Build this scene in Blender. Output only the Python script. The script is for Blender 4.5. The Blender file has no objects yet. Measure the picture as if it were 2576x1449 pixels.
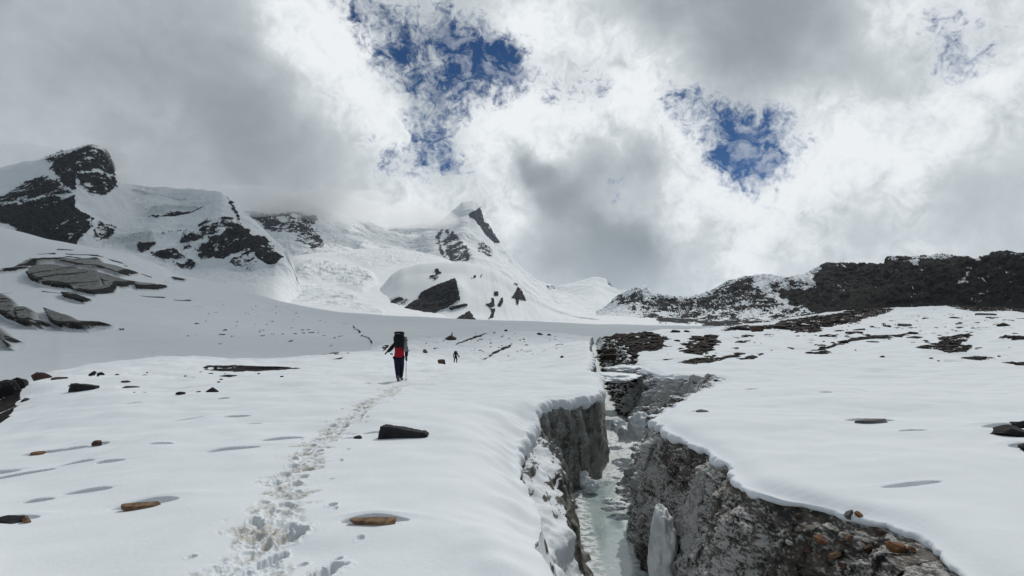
import bpy, bmesh, math, random
import numpy as np
from mathutils import Vector, Matrix

scene = bpy.context.scene
C = scene.collection
random.seed(7)

# ------------------------------------------------------------------ camera
# the photo was studied on a 2576 x 1449 sheet; FPX is the focal length on it
FPX, CX, CY, HOR = 1406.0, 1288.0, 724.5, 820.0
PITCH = math.atan((HOR - CY) / FPX)
cam = bpy.data.cameras.new('camera')
cam.sensor_width = 36.0
cam.lens = 36.0 * FPX / 2576.0
cam.clip_start = 0.1
cam.clip_end = 60000.0
camera = bpy.data.objects.new('camera', cam)
camera.location = (0, 0, 0)
camera.rotation_euler = (math.radians(90) + PITCH, 0, 0)
C.objects.link(camera)
scene.camera = camera

# ------------------------------------------------------------------ light
SUN_AZ, SUN_EL = math.radians(27.0), math.radians(47.0)
SDIR = Vector((math.sin(SUN_AZ) * math.cos(SUN_EL), math.cos(SUN_AZ) * math.cos(SUN_EL), math.sin(SUN_EL)))
sl = bpy.data.lights.new('sun', 'SUN')
sl.energy = 2.4
sl.angle = math.radians(0.5)
sl.color = (1.0, 0.965, 0.91)
sun = bpy.data.objects.new('sun', sl)
sun.rotation_euler = (-SDIR).to_track_quat('-Z', 'Y').to_euler()
sun.location = SDIR * 100
C.objects.link(sun)

scene.view_settings.view_transform = 'Standard'
scene.view_settings.look = 'None'
scene.view_settings.exposure = 0.0
scene.view_settings.gamma = 1.0


def P(x, y, D):
    """point at forward distance D seen at sheet position x, y (works on arrays)"""
    u = (CY - y) / FPX
    cy = math.cos(PITCH) - u * math.sin(PITCH)
    cz = math.sin(PITCH) + u * math.cos(PITCH)
    return (x - CX) / FPX / cy * D, D + 0 * u, cz / cy * D


def direction(x, y):
    p = P(float(x), float(y), 1.0)
    return Vector(p).normalized()


# ---- world: physical sky seen through a procedural deck of cloud
world = bpy.data.worlds.new('World')
scene.world = world
world.use_nodes = True
wt = world.node_tree
wt.nodes.clear()


def N(tree, kind, **kw):
    n = tree.nodes.new(kind)
    for k, v in kw.items():
        if k in ('operation', 'blend_type', 'data_type', 'sky_type', 'noise_dimensions', 'interpolation_type', 'clamp', 'use_clamp',
                 'sun_disc', 'sun_elevation', 'sun_rotation', 'altitude', 'air_density', 'dust_density', 'ozone_density',
                 'attribute_name', 'feature', 'normalize', 'vector_type', 'noise_type', 'distance'):
            setattr(n, k, v)
        else:
            n.inputs[k].default_value = v
    return n


def mth(tree, op, a, b=None, c=None, cl=False):
    n = tree.nodes.new('ShaderNodeMath')
    n.operation = op
    n.use_clamp = cl
    for i, v in enumerate((a, b, c)):
        if v is None:
            continue
        if isinstance(v, (int, float)):
            n.inputs[i].default_value = v
        else:
            tree.links.new(v, n.inputs[i])
    return n.outputs[0]


def noise(tree, vec, scale, detail=6, rough=0.55, dist=0.0, color=False):
    n = tree.nodes.new('ShaderNodeTexNoise')
    n.inputs['Scale'].default_value = scale
    n.inputs['Detail'].default_value = detail
    n.inputs['Roughness'].default_value = rough
    n.inputs['Distortion'].default_value = dist
    if vec is not None:
        tree.links.new(vec, n.inputs['Vector'])
    return n.outputs['Color' if color else 'Fac']


def vmath(tree, op, a, b=None, scale=None):
    n = tree.nodes.new('ShaderNodeVectorMath')
    n.operation = op
    for i, v in enumerate((a, b)):
        if v is None:
            continue
        if isinstance(v, (tuple, list, Vector)):
            n.inputs[i].default_value = tuple(v)
        else:
            tree.links.new(v, n.inputs[i])
    if scale is not None:
        n.inputs['Scale'].default_value = scale
    return n


def smooth(tree, v, lo, hi, a=0.0, b=1.0):
    n = tree.nodes.new('ShaderNodeMapRange')
    n.interpolation_type = 'SMOOTHSTEP'
    tree.links.new(v, n.inputs[0])
    for i, q in zip((1, 2, 3, 4), (lo, hi, a, b)):
        n.inputs[i].default_value = q
    return n.outputs[0]


def mixc(tree, f, a, b, blend='MIX'):
    n = tree.nodes.new('ShaderNodeMix')
    n.data_type = 'RGBA'
    n.blend_type = blend
    for i, v in ((0, f), (6, a), (7, b)):
        if isinstance(v, (int, float)):
            n.inputs[i].default_value = v
        elif isinstance(v, (tuple, list)):
            n.inputs[i].default_value = (*v[:3], 1)
        else:
            tree.links.new(v, n.inputs[i])
    return n.outputs[2]


def build_world():
    t = wt
    tc = t.nodes.new('ShaderNodeTexCoord')
    d0 = vmath(t, 'NORMALIZE', tc.outputs['Generated']).outputs[0]
    # warp of the direction: large swirls plus ragged edges
    w1 = vmath(t, 'SUBTRACT', noise(t, d0, 5.0, 3, 0.5, color=True), (0.5, 0.5, 0.5)).outputs[0]
    w2 = vmath(t, 'SUBTRACT', noise(t, d0, 19.0, 5, 0.6, color=True), (0.5, 0.5, 0.5)).outputs[0]
    d1 = vmath(t, 'ADD', d0, vmath(t, 'SCALE', w1, scale=0.10).outputs[0]).outputs[0]
    d1 = vmath(t, 'ADD', d1, vmath(t, 'SCALE', w2, scale=0.06).outputs[0]).outputs[0]
    d1 = vmath(t, 'NORMALIZE', d1).outputs[0]

    def blobs(vec, lst, start):
        acc = start
        for (x, y, r, s) in lst:
            c = direction(x, y)
            k = 1.5 * (FPX / r) ** 2
            dot = vmath(t, 'DOT_PRODUCT', vec, c).outputs[1]
            e = mth(t, 'EXPONENT', mth(t, 'MULTIPLY_ADD', dot, k, -k * 1.0))
            acc = mth(t, 'MULTIPLY_ADD', e, s, acc)
        return acc
    BLUE, SHADE = CLOUD_BLUE, CLOUD_SHADE
    fine = noise(t, d0, 26.0, 8, 0.62, 0.6)
    med = noise(t, d0, 7.0, 6, 0.55, 0.4)
    wisp = noise(t, d0, 60.0, 6, 0.65, 1.2)
    big = noise(t, d0, 2.6, 4, 0.5, 0.3)
    hole = blobs(d1, BLUE, 0.0)
    gate = smooth(t, hole, 0.06, 0.40)
    hn = mth(t, 'MULTIPLY_ADD', mth(t, 'SUBTRACT', wisp, 0.5), 0.7, mth(t, 'SUBTRACT', fine, 0.5))
    hole = mth(t, 'MULTIPLY_ADD', mth(t, 'MULTIPLY', hn, gate), 2.6, hole)
    hole_f = smooth(t, hole, 0.15, 1.25)
    veil = noise(t, vmath(t, 'MULTIPLY', d1, (1.0, 1.0, 2.2)).outputs[0], 22.0, 7, 0.58, 0.5)
    hole_f = mth(t, 'MULTIPLY', hole_f, smooth(t, veil, 0.36, 0.54, 0.62, 1.0))
    rim = smooth(t, hole, 0.0, 0.5)
    shade = blobs(d1, SHADE, 0.59)
    shade = mth(t, 'MULTIPLY_ADD', mth(t, 'SUBTRACT', med, 0.5), 0.46, shade)
    shade = mth(t, 'MULTIPLY_ADD', mth(t, 'SUBTRACT', big, 0.5), 0.16, shade)
    shade = mth(t, 'MULTIPLY_ADD', mth(t, 'SUBTRACT', fine, 0.5), mth(t, 'MULTIPLY_ADD', smooth(t, shade, 0.50, 0.85), 1.05, 0.10), shade)
    shade = mth(t, 'MULTIPLY_ADD', mth(t, 'SUBTRACT', wisp, 0.5), mth(t, 'MULTIPLY', smooth(t, shade, 0.55, 0.85), 0.4), shade)
    shade = mth(t, 'MULTIPLY_ADD', rim, 0.06, shade)
    # the deck is darkened out of view, behind and overhead, for more directional light
    sp = t.nodes.new('ShaderNodeSeparateXYZ')
    t.links.new(d0, sp.inputs[0])
    behind = mth(t, 'SUBTRACT', sp.outputs[1], mth(t, 'MULTIPLY', sp.outputs[2], 0.35))
    shade = mth(t, 'ADD', shade, smooth(t, behind, -0.35, 0.45, -0.40, 0.0))
    ramp = t.nodes.new('ShaderNodeValToRGB')
    t.links.new(shade, ramp.inputs[0])
    cr = ramp.color_ramp
    cr.interpolation = 'B_SPLINE'
    stops = [(0.05, (0.20, 0.235, 0.262)), (0.35, (0.315, 0.355, 0.385)), (0.55, (0.50, 0.545, 0.575)), (0.75, (0.74, 0.785, 0.81)), (1.0, (0.90, 0.93, 0.95))]
    cr.elements[0].position, cr.elements[0].color = stops[0][0], (*stops[0][1], 1)
    cr.elements[1].position, cr.elements[1].color = stops[-1][0], (*stops[-1][1], 1)
    for p, c in stops[1:-1]:
        e = cr.elements.new(p)
        e.color = (*c, 1)
    sky = t.nodes.new('ShaderNodeTexSky')
    sky.sky_type = 'NISHITA'
    sky.sun_disc = False
    sky.sun_elevation = SUN_EL
    sky.sun_rotation = SUN_AZ
    sky.altitude = 4800
    sky.air_density = 1.0
    sky.dust_density = 0.1
    sky.ozone_density = 2.0
    # the sky at its own strength, the cloud deck in front of it
    bgs = t.nodes.new('ShaderNodeBackground')
    bgs.inputs[1].default_value = 0.05
    t.links.new(mixc(t, 1.0, sky.outputs[0], (0.15, 0.56, 0.88), 'MULTIPLY'), bgs.inputs[0])
    bgc = t.nodes.new('ShaderNodeBackground')
    bgc.inputs[1].default_value = 1.0
    t.links.new(ramp.outputs[0], bgc.inputs[0])
    mx = t.nodes.new('ShaderNodeMixShader')
    t.links.new(hole_f, mx.inputs[0])
    t.links.new(bgc.outputs[0], mx.inputs[1])
    t.links.new(bgs.outputs[0], mx.inputs[2])
    out = t.nodes.new('ShaderNodeOutputWorld')
    t.links.new(mx.outputs[0], out.inputs[0])


# where the deck is torn open, and where it is thick (grey) or sunlit (white): x, y, radius, weight
CLOUD_BLUE = [
    (890, 20, 50, 0.50), (960, 50, 60, 0.55), (1050, 100, 70, 0.55), (1130, 80, 60, 0.42), (1160, 130, 60, 0.50), (1240, 170, 62, 0.85), (1305, 175, 48, 0.8), (1310, 130, 40, .45),
    (1185, 190, 50, .45), (1000, 190, 50, 0.42), (950, 130, 45, .4), (1040, 260, 50, 0.48), (1075, 330, 52, 0.58), (1110, 390, 52, 0.62), (1150, 425, 45, 0.5), (990, 415, 38, 0.70), (900, 345, 30, .35),
    (1110, 220, 60, .40), (1150, 290, 45, .40), (1450, 210, 60, 0.42), (1530, 225, 45, 0.34), (1380, 190, 35, .35),
    (1715, 275, 40, 0.62), (1790, 310, 48, 0.65), (1840, 370, 55, 0.95), (1865, 420, 45, 0.95), (1800, 420, 30, .5), (1925, 310, 42, 0.55), (1930, 395, 38, 0.62), (2010, 350, 40, .38), (1975, 400, 30, .35),
    (2310, 70, 40, 0.36), (2390, 105, 40, 0.45), (2450, 135, 38, 0.42), (2530, 115, 32, 0.42), (1555, 470, 30, .42), (1950, 510, 22, .4)]
CLOUD_SHADE = [
    (200, 240, 330, -0.08), (520, 180, 200, -0.07), (620, 330, 130, -0.10), (660, 430, 140, -0.12), (120, 40, 220, -.04),
    (1350, 430, 40, -0.28), (1420, 500, 48, -0.30), (1510, 565, 48, -0.28), (1590, 600, 45, -.26), (1500, 410, 70, -0.20), (1620, 430, 60, -0.18), (1310, 400, 40, -.2),
    (1760, 30, 150, -0.16), (1950, 60, 150, -.15), (2120, 140, 140, -0.20), (2260, 200, 90, -.14), (2170, 520, 70, -0.22), (2490, 430, 80, -0.16), (1540, 680, 80, -0.24), (1640, 650, 60, -.18),
    (1785, 595, 45, -0.26), (2540, 270, 90, -0.06), (2400, 600, 120, -.06), (2350, 300, 260, .09), (2100, 480, 240, .07), (1400, 650, 60, -.18), (2000, 620, 80, -.12),
    (870, 200, 90, 0.30), (930, 300, 60, 0.26), (820, 90, 70, .22), (1000, 340, 45, .26), (1240, 300, 90, 0.36), (1370, 300, 80, 0.30), (1500, 300, 70, .22), (1650, 320, 70, 0.24), (1740, 380, 40, .15), (1420, 90, 90, 0.30), (1340, 40, 60, .2),
    (1300, 560, 50, 0.20), (2120, 330, 140, 0.26), (1900, 530, 120, 0.24), (1720, 520, 80, .2), (760, 30, 90, 0.14), (1600, 190, 90, .22), (2340, 40, 70, .22), (2230, 30, 60, .14),
    (1050, 500, 90, .16), (2250, 400, 110, .16), (1650, 250, 60, .2), (1250, 480, 60, .16), (2480, 180, 70, .16), (1880, 640, 90, .12), (2450, 330, 70, .12)]
build_world()
scene.cycles.volume_bounces = 4
scene.cycles.max_bounces = 6
scene.cycles.diffuse_bounces = 3


# ------------------------------------------------------------------ noise on arrays
_rng = np.random.RandomState(11)
_perm = _rng.permutation(256)
_perm = np.concatenate([_perm, _perm, _perm])
_g3 = _rng.normal(size=(256, 3))
_g3 /= np.linalg.norm(_g3, axis=1)[:, None]


def perlin(x, y, z=0.0):
    x, y, z = np.broadcast_arrays(np.asarray(x, dtype=np.float64), y, z)
    xi, yi, zi = np.floor(x).astype(np.int64), np.floor(y).astype(np.int64), np.floor(z).astype(np.int64)
    fx, fy, fz = x - xi, y - yi, z - zi
    u, v, w = [f * f * f * (f * (f * 6 - 15) + 10) for f in (fx, fy, fz)]
    xi &= 255; yi &= 255; zi &= 255
    r = 0
    for dx in (0, 1):
        a = _perm[xi + dx]
        wx = u if dx else 1 - u
        for dy in (0, 1):
            b = _perm[a + yi + dy]
            wy = v if dy else 1 - v
            for dz in (0, 1):
                g = _g3[_perm[b + zi + dz]]
                wz = w if dz else 1 - w
                r = r + wx * wy * wz * (g[..., 0] * (fx - dx) + g[..., 1] * (fy - dy) + g[..., 2] * (fz - dz))
    return r * 1.5


def perlin2(x, y, z=0.37):
    """cheaper: 2-D slice"""
    x, y = np.broadcast_arrays(np.asarray(x, dtype=np.float64), y)
    s = int(z * 997) % 251
    xi, yi = np.floor(x).astype(np.int64), np.floor(y).astype(np.int64)
    fx, fy = x - xi, y - yi
    u, v = [f * f * f * (f * (f * 6 - 15) + 10) for f in (fx, fy)]
    xi &= 255; yi &= 255
    r = 0
    for dx in (0, 1):
        a = _perm[xi + dx + s]
        wx = u if dx else 1 - u
        for dy in (0, 1):
            g = _g3[_perm[a + yi + dy]]
            wy = v if dy else 1 - v
            r = r + wx * wy * (g[..., 0] * (fx - dx) + g[..., 1] * (fy - dy))
    return r * 1.8


def fbm(x, y, z=None, oct=5, gain=0.5, lac=2.03, ridged=False):
    r, a, tot, f = 0, 1.0, 0, 1.0
    for o in range(oct):
        n = perlin2(x * f + 17.3 * o, y * f - 9.1 * o, 0.37 + 0.13 * o) if z is None else perlin(x * f + 17.3 * o, y * f - 9.1 * o, z * f + 5.7 * o)
        if ridged:
            n = 1 - 2 * np.abs(n)
        r = r + a * n
        tot += a
        a *= gain
        f *= lac
    return r / tot


def sstep(x, a, b):
    t = np.clip((x - a) / (b - a), 0, 1)
    return t * t * (3 - 2 * t)


def poly_sd(x, y, pts):
    """signed distance, positive inside"""
    pts = np.array(pts, float)
    n = len(pts)
    d = np.full(x.shape, 1e18)
    ins = np.zeros(x.shape, bool)
    for i in range(n):
        a, b = pts[i], pts[(i + 1) % n]
        e = b - a
        wx, wy = x - a[0], y - a[1]
        h = np.clip((wx * e[0] + wy * e[1]) / (e @ e + 1e-12), 0, 1)
        d = np.minimum(d, (wx - e[0] * h) ** 2 + (wy - e[1] * h) ** 2)
        c = ((a[1] > y) != (b[1] > y))
        if abs(e[1]) > 1e-9:
            ins ^= c & (x < a[0] + e[0] * (y - a[1]) / e[1])
    return np.where(ins, 1, -1) * np.sqrt(d)


def line_d(x, y, pts):
    pts = np.array(pts, float)
    d = np.full(x.shape, 1e18)
    for a, b in zip(pts[:-1], pts[1:]):
        e = b - a
        h = np.clip(((x - a[0]) * e[0] + (y - a[1]) * e[1]) / (e @ e + 1e-12), 0, 1)
        d = np.minimum(d, (x - a[0] - e[0] * h) ** 2 + (y - a[1] - e[1] * h) ** 2)
    return np.sqrt(d)


# ------------------------------------------------------------------ materials
def new_mat(name):
    m = bpy.data.materials.new(name)
    m.use_nodes = True
    t = m.node_tree
    b = t.nodes['Principled BSDF']
    return m, t, b


def attr(t, name):
    n = t.nodes.new('ShaderNodeAttribute')
    n.attribute_name = name
    return n.outputs['Fac']


def bump(t, b, h, strength, dist, prev=None):
    n = t.nodes.new('ShaderNodeBump')
    n.inputs['Strength'].default_value = strength
    n.inputs['Distance'].default_value = dist
    t.links.new(h, n.inputs['Height'])
    if prev:
        t.links.new(prev, n.inputs['Normal'])
    t.links.new(n.outputs[0], b.inputs['Normal'])
    return n.outputs[0]


def pos(t):
    return t.nodes.new('ShaderNodeNewGeometry').outputs['Position']


def mat_snow_rock(name, rock=(0.05, 0.048, 0.05), rock2=(0.09, 0.085, 0.085), snow=(0.75, 0.785, 0.82), scale=1.0, bumpd=0.02, dirt=None, soft=0.12, ice=None, tex=(1, 1, 1)):
    """snow cover with bare rock where the mesh's 'rock' attribute says so"""
    m, t, b = new_mat(name)
    p0 = pos(t)
    p = vmath(t, 'MULTIPLY', p0, tex).outputs[0]
    n1 = noise(t, p, 1.3 / scale, 6, 0.62)
    n2 = noise(t, p, 7.0 / scale, 5, 0.6)
    r = attr(t, 'rock')
    rr = mth(t, 'MULTIPLY_ADD', mth(t, 'SUBTRACT', n2, 0.5), 0.7, r)
    f = smooth(t, rr, 0.5 - soft, 0.5 + soft)
    rc = mixc(t, smooth(t, n1, 0.35, 0.65), rock, rock2)
    sc = mixc(t, smooth(t, n1, 0.3, 0.7), snow, tuple(c * 0.965 for c in snow))
    if dirt:
        df = attr(t, 'dirt')
        dd = mth(t, 'MULTIPLY', df, smooth(t, n2, 0.25, 0.7))
        sc = mixc(t, dd, sc, dirt)
    if ice:
        sc = mixc(t, mth(t, 'MULTIPLY', attr(t, 'ice'), smooth(t, n2, 0.2, 0.6, 0.55, 1.0)), sc, ice)
    t.links.new(mixc(t, f, sc, rc), b.inputs['Base Color'])
    b.inputs['Roughness'].default_value = 0.75
    b.inputs['Specular IOR Level'].default_value = 0.03
    h = mth(t, 'MULTIPLY_ADD', f, mth(t, 'MULTIPLY', n2, 3.0), mth(t, 'MULTIPLY', n2, 0.35))
    bump(t, b, h, 0.6, bumpd)
    return m


# ------------------------------------------------------------------ meshes
def tag(o, label=None, cat=None, group=None, kind=None):
    if label: o['label'] = label
    if cat: o['category'] = cat
    if group: o['group'] = group
    if kind: o['kind'] = kind
    return o


def grid_obj(name, X, Y, Z, m, attrs=None, parent=None, closed=False, smooth_shade=True):
    nr, nc = X.shape
    me = bpy.data.meshes.new(name)
    co = np.stack([X, Y, Z], -1).reshape(-1, 3).astype(np.float32)
    i = np.arange(nr * nc).reshape(nr, nc)
    if closed:
        i = np.concatenate([i, i[:, :1]], 1)
    q = np.stack([i[:-1, :-1], i[:-1, 1:], i[1:, 1:], i[1:, :-1]], -1).reshape(-1, 4)
    me.vertices.add(len(co))
    me.vertices.foreach_set('co', co.ravel())
    me.loops.add(q.size)
    me.loops.foreach_set('vertex_index', q.ravel().astype(np.int32))
    me.polygons.add(len(q))
    me.polygons.foreach_set('loop_start', np.arange(0, q.size, 4, dtype=np.int32))
    me.polygons.foreach_set('loop_total', np.full(len(q), 4, dtype=np.int32))
    me.polygons.foreach_set('use_smooth', np.full(len(q), smooth_shade))
    me.update(calc_edges=True)
    for k, v in (attrs or {}).items():
        a = me.attributes.new(k, 'FLOAT', 'POINT')
        a.data.foreach_set('value', np.broadcast_to(v, X.shape).ravel().astype(np.float32))
    me.materials.append(m)
    o = bpy.data.objects.new(name, me)
    C.objects.link(o)
    if parent:
        o.parent = parent
    return o


def pl(x, pts, k):
    """interpolate column k of pts at x (pts sorted by column 0)"""
    a = np.array(pts, float)
    return np.interp(x, a[:, 0], a[:, k])


def smooth_interp(x, xp, fp, w):
    """piecewise linear, rounded by averaging"""
    offs = np.linspace(-w, w, 9)
    return sum(np.interp(x + o, xp, fp) for o in offs) / 9.0
# ------------------------------------------------------------------ far terrain
def loft(name, rows, x0, x1, nx, ny, w=12.0, crest_w=4.0):
    """rows: list of polylines [(x, y, D)...] from near/low to far/high. Returns grids X,Y,Z,xs,ys,t"""
    xs = np.linspace(x0, x1, nx)
    R = []
    for k, r in enumerate(rows):
        a = np.array(r, float)
        ww = crest_w if k >= len(rows) - 2 else w
        yy = smooth_interp(xs, a[:, 0], a[:, 1], ww)
        dd = smooth_interp(xs, a[:, 0], a[:, 2], 25)
        R.append(np.stack(P(xs, yy, dd), -1))
    R = np.array(R)
    # resample rows by Catmull-Rom
    n = len(R)
    ts = np.linspace(0, n - 1, ny)
    out = np.zeros((ny, nx, 3))
    for j, tt in enumerate(ts):
        i = min(int(tt), n - 2)
        f = tt - i
        p0, p1, p2, p3 = R[max(i - 1, 0)], R[i], R[i + 1], R[min(i + 2, n - 1)]
        m1, m2 = (p2 - p0) * 0.35, (p3 - p1) * 0.35
        out[j] = (2 * f ** 3 - 3 * f ** 2 + 1) * p1 + (f ** 3 - 2 * f ** 2 + f) * m1 + (-2 * f ** 3 + 3 * f ** 2) * p2 + (f ** 3 - f ** 2) * m2
    return out, np.repeat(ts[:, None], nx, 1)


def sheet_xy(p):
    """where a point falls on the studied sheet (used once, while modelling, to lay the rock bands)"""
    X, Y, Z = p[..., 0], p[..., 1], p[..., 2]
    c, s = math.cos(PITCH), math.sin(PITCH)
    d = Y * c + Z * s
    return CX + X / d * FPX, CY - (-Y * s + Z * c) / d * FPX


def normals(p):
    du = np.gradient(p, axis=1)
    dv = np.gradient(p, axis=0)
    n = np.cross(du, dv)
    n /= np.linalg.norm(n, axis=-1)[..., None] + 1e-12
    return n


def displace(p, amt):
    n = normals(p)
    n = np.where(n[..., 2:3] < 0, -n, n)
    return p + n * amt[..., None]


def rock_mask(p, polys, scale, aniso=(1, 1, 2.2), edge=10, rough=0.9, tilt=0.0):
    """0..1 bare rock. polys: (strength, feather, [(x, y)...])"""
    x, y = sheet_xy(p)
    q = p / scale
    zz = (q[..., 2] + tilt * q[..., 0]) * aniso[2]
    n = fbm(q[..., 0] * aniso[0], q[..., 1] * 0.5 * aniso[1] + 3, zz, 6, 0.74)
    nf = fbm(q[..., 0] * 3.1 * aniso[0] + zz, q[..., 1], zz * 4.2, 4, 0.7)
    n2 = fbm(q[..., 0] * 0.35 + 9, q[..., 1] * 0.2, zz * 0.2 + 4, 3)
    xx, yy = x + n2 * edge, y + n * edge * 0.6
    val = np.zeros(x.shape) - 0.6
    for st, fe, pts in polys:
        sd = poly_sd(xx, yy, pts)
        val = np.maximum(val, -0.6 + (st + 0.6) * sstep(sd, -fe, fe))
    m = val + (n * 0.75 + n2 * 0.5 + nf * 0.5) * rough * 2.1
    return sstep(m, 0.40, 0.60), n


def rz(pts, s, ox, oy):
    """points read off an enlarged crop -> studied sheet"""
    return [(ox + a * s, oy + b * s) for a, b in pts]


Z1 = lambda pts: rz(pts, 0.43575, 0, 315.7)            # crop of the left massif
Z2 = lambda pts: rz(pts, 0.33700, 710.3, 473.5)        # crop of the centre
Z3 = lambda pts: rz(pts, 0.41788, 1499.5, 591.9)       # crop of the right

M_far = mat_snow_rock('mountain_snow_and_rock', (0.014, 0.015, 0.018), (0.050, 0.049, 0.050), (0.745, 0.775, 0.80), scale=8, bumpd=1.2, ice=(0.36, 0.42, 0.44))
M_peak = mat_snow_rock('peak_snow_and_hazed_rock', (0.03, 0.038, 0.052), (0.06, 0.072, 0.09), (0.745, 0.775, 0.80), scale=20, bumpd=3.0, ice=(0.40, 0.46, 0.48))  # blue in the rock tones is distance haze put into the colour
M_ridge = mat_snow_rock('ridge_rock_and_snow', (0.006, 0.006, 0.006), (0.034, 0.031, 0.027), (0.75, 0.785, 0.82), scale=10, bumpd=2.0)
M_slope = mat_snow_rock('slope_snow_and_ice', (0.016, 0.016, 0.016), (0.045, 0.044, 0.041), (0.745, 0.775, 0.80), scale=1.6, bumpd=0.35, ice=(0.135, 0.133, 0.122), tex=(1, .03, .2))


def massif_left():
    crest = [(-260, 480, 1500), (0, 426, 1420), (60, 411, 1400), (130, 396, 1330), (165, 384, 1250), (200, 374, 1200), (230, 370, 1200), (252, 374, 1200), (270, 394, 1220),
             (279, 425, 1260), (288, 462, 1350), (340, 470, 1450), (420, 475, 1480), (500, 481, 1440), (558, 487, 1330), (575, 508, 1300), (600, 532, 1260), (640, 562, 1220),
             (690, 605, 1150), (725, 642, 1080), (745, 690, 1040), (765, 760, 1000), (790, 800, 1000)]
    back = [(x, y + (50 if x > 150 else 60), D + 500) for x, y, D in crest]
    base = [(-260, 600, 700), (0, 625, 690), (120, 655, 680), (250, 672, 670), (400, 728, 660), (500, 750, 640), (640, 795, 600), (700, 810, 620), (790, 860, 800)]
    low = [(-260, 560, 880), (0, 575, 880), (120, 605, 870), (250, 622, 870), (400, 668, 850), (500, 685, 840), (640, 684, 860), (700, 680, 890), (745, 715, 910), (790, 800, 910)]
    a = [(-260, 545, 930), (0, 548, 920), (150, 585, 890), (215, 590, 890), (240, 585, 960), (300, 600, 1000), (350, 620, 930), (450, 640, 900), (560, 640, 880), (650, 650, 880), (700, 656, 920), (730, 680, 930), (760, 750, 940), (790, 800, 940)]
    b = [(-260, 520, 1100), (0, 500, 1010), (200, 500, 960), (225, 500, 1010), (260, 500, 1060), (330, 540, 1150), (400, 560, 1080), (470, 560, 1090), (560, 580, 970), (620, 590, 950), (690, 630, 990), (725, 660, 990), (755, 740, 970), (790, 800, 970)]
    c = [(-260, 500, 1300), (0, 455, 1230), (140, 440, 1060), (210, 425, 1040), (270, 440, 1090), (288, 480, 1250), (340, 490, 1320), (450, 505, 1330), (550, 510, 1180), (585, 540, 1110), (640, 580, 1080), (720, 645, 1030), (755, 730, 985), (790, 800, 985)]
    p, t = loft('m', [base, low, a, b, c, crest, back], -260, 790, 1150, 440)
    polys = [(1.0, 5, Z1([(-300, 430), (0, 455), (60, 450), (150, 462), (250, 425), (430, 410), (440, 470), (490, 530), (515, 590), (455, 660), (440, 700), (300, 692), (150, 640), (0, 575), (-300, 520)])),
             (0.62, 8, Z1([(-300, 380), (0, 425), (100, 370), (200, 290), (300, 300), (380, 340), (430, 410), (250, 430), (60, 460), (-300, 440)])),
             (0.95, 6, Z1([(290, 195), (400, 160), (520, 120), (610, 150), (640, 210), (655, 290), (560, 265), (450, 270), (440, 400), (370, 350), (300, 250)])),
             (0.58, 6, Z1([(265, 190), (400, 150), (420, 300), (370, 350), (290, 260)])),
             (0.66, 5, Z1([(450, 270), (560, 265), (660, 300), (665, 360), (600, 410), (520, 415), (455, 385)])),
             (0.85, 2, Z1([(855, 535), (1000, 512), (1130, 495), (1190, 482), (1120, 515), (900, 547)])),
             (0.55, 4, Z1([(890, 620), (1000, 610), (1050, 595), (1030, 625), (900, 640)])),
             (0.9, 4, Z1([(795, 695), (900, 665), (905, 700), (870, 720), (810, 748), (795, 735)])),
             (0.74, 6, Z1([(850, 740), (1000, 710), (1130, 790), (1135, 825), (1080, 838), (950, 812)])),
             (0.5, 8, Z1([(1020, 590), (1200, 640), (1180, 740), (1060, 760)])),
             (0.95, 5, Z1([(1370, 560), (1440, 620), (1450, 700), (1440, 710), (1300, 770), (1150, 772), (1120, 740), (1150, 690), (1280, 640)])),
             (0.82, 6, Z1([(1440, 640), (1520, 650), (1560, 700), (1640, 765), (1570, 812), (1490, 780), (1440, 740)])),
             (0.5, 7, Z1([(1430, 720), (1490, 780), (1460, 850), (1370, 840), (1300, 790)])),
             (0.52, 6, Z1([(1150, 560), (1340, 520), (1360, 570), (1260, 640), (1160, 640)])),
             (0.62, 2, Z1([(480, 480), (520, 560), (560, 640), (575, 665), (545, 660), (510, 570)])),
             (0.62, 3, Z1([(1290, 400), (1310, 400), (1390, 560), (1370, 560)])),
             (0.42, 6, Z1([(550, 560), (680, 590), (660, 640), (600, 690), (520, 660)]))]
    x, y = sheet_xy(p)
    m, n = rock_mask(p, polys, 19, aniso=(1, 1, 1.9), edge=7, rough=0.85, tilt=-0.25)
    # ice bulges: seracs of the hanging glacier
    ice = sstep(poly_sd(x, y, Z1([(850, 525), (880, 480), (960, 465), (1120, 465), (1190, 480), (1000, 510)])), -4, 6) * 0.75
    ice = np.maximum(ice, 0.6 * sstep(poly_sd(x, y, Z1([(780, 625), (880, 620), (905, 660), (800, 700), (800, 740), (700, 705), (600, 690), (580, 630), (700, 640)])), -5, 6) * sstep(n, -.3, .2))
    band = np.maximum(0, sstep(line_d(x, y, Z1([(770, 380), (850, 405), (1000, 420), (1080, 428)])), 3, 0)) * .5
    ice = np.maximum(ice, band)
    q = p / 90.0
    big = fbm(q[..., 0], q[..., 1], q[..., 2], 6, 0.5, ridged=True)
    crag = fbm(q[..., 0] * 5, q[..., 1] * 5, q[..., 2] * 7 - q[..., 0] * 1.5, 5, 0.6, ridged=True)
    amt = (big - .45) * 11 + m * (crag - .3) * 9 + ice * (6 + 3 * crag)
    p = displace(p, amt * sstep(t, 0.1, 1.0))
    o = grid_obj('mountain', p[..., 0], p[..., 1], p[..., 2], M_far, {'rock': m, 'ice': ice})
    tag(o, kind='structure', label='dark rock and snow massif on the left with a cloud capped summit', cat='mountain')


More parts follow.
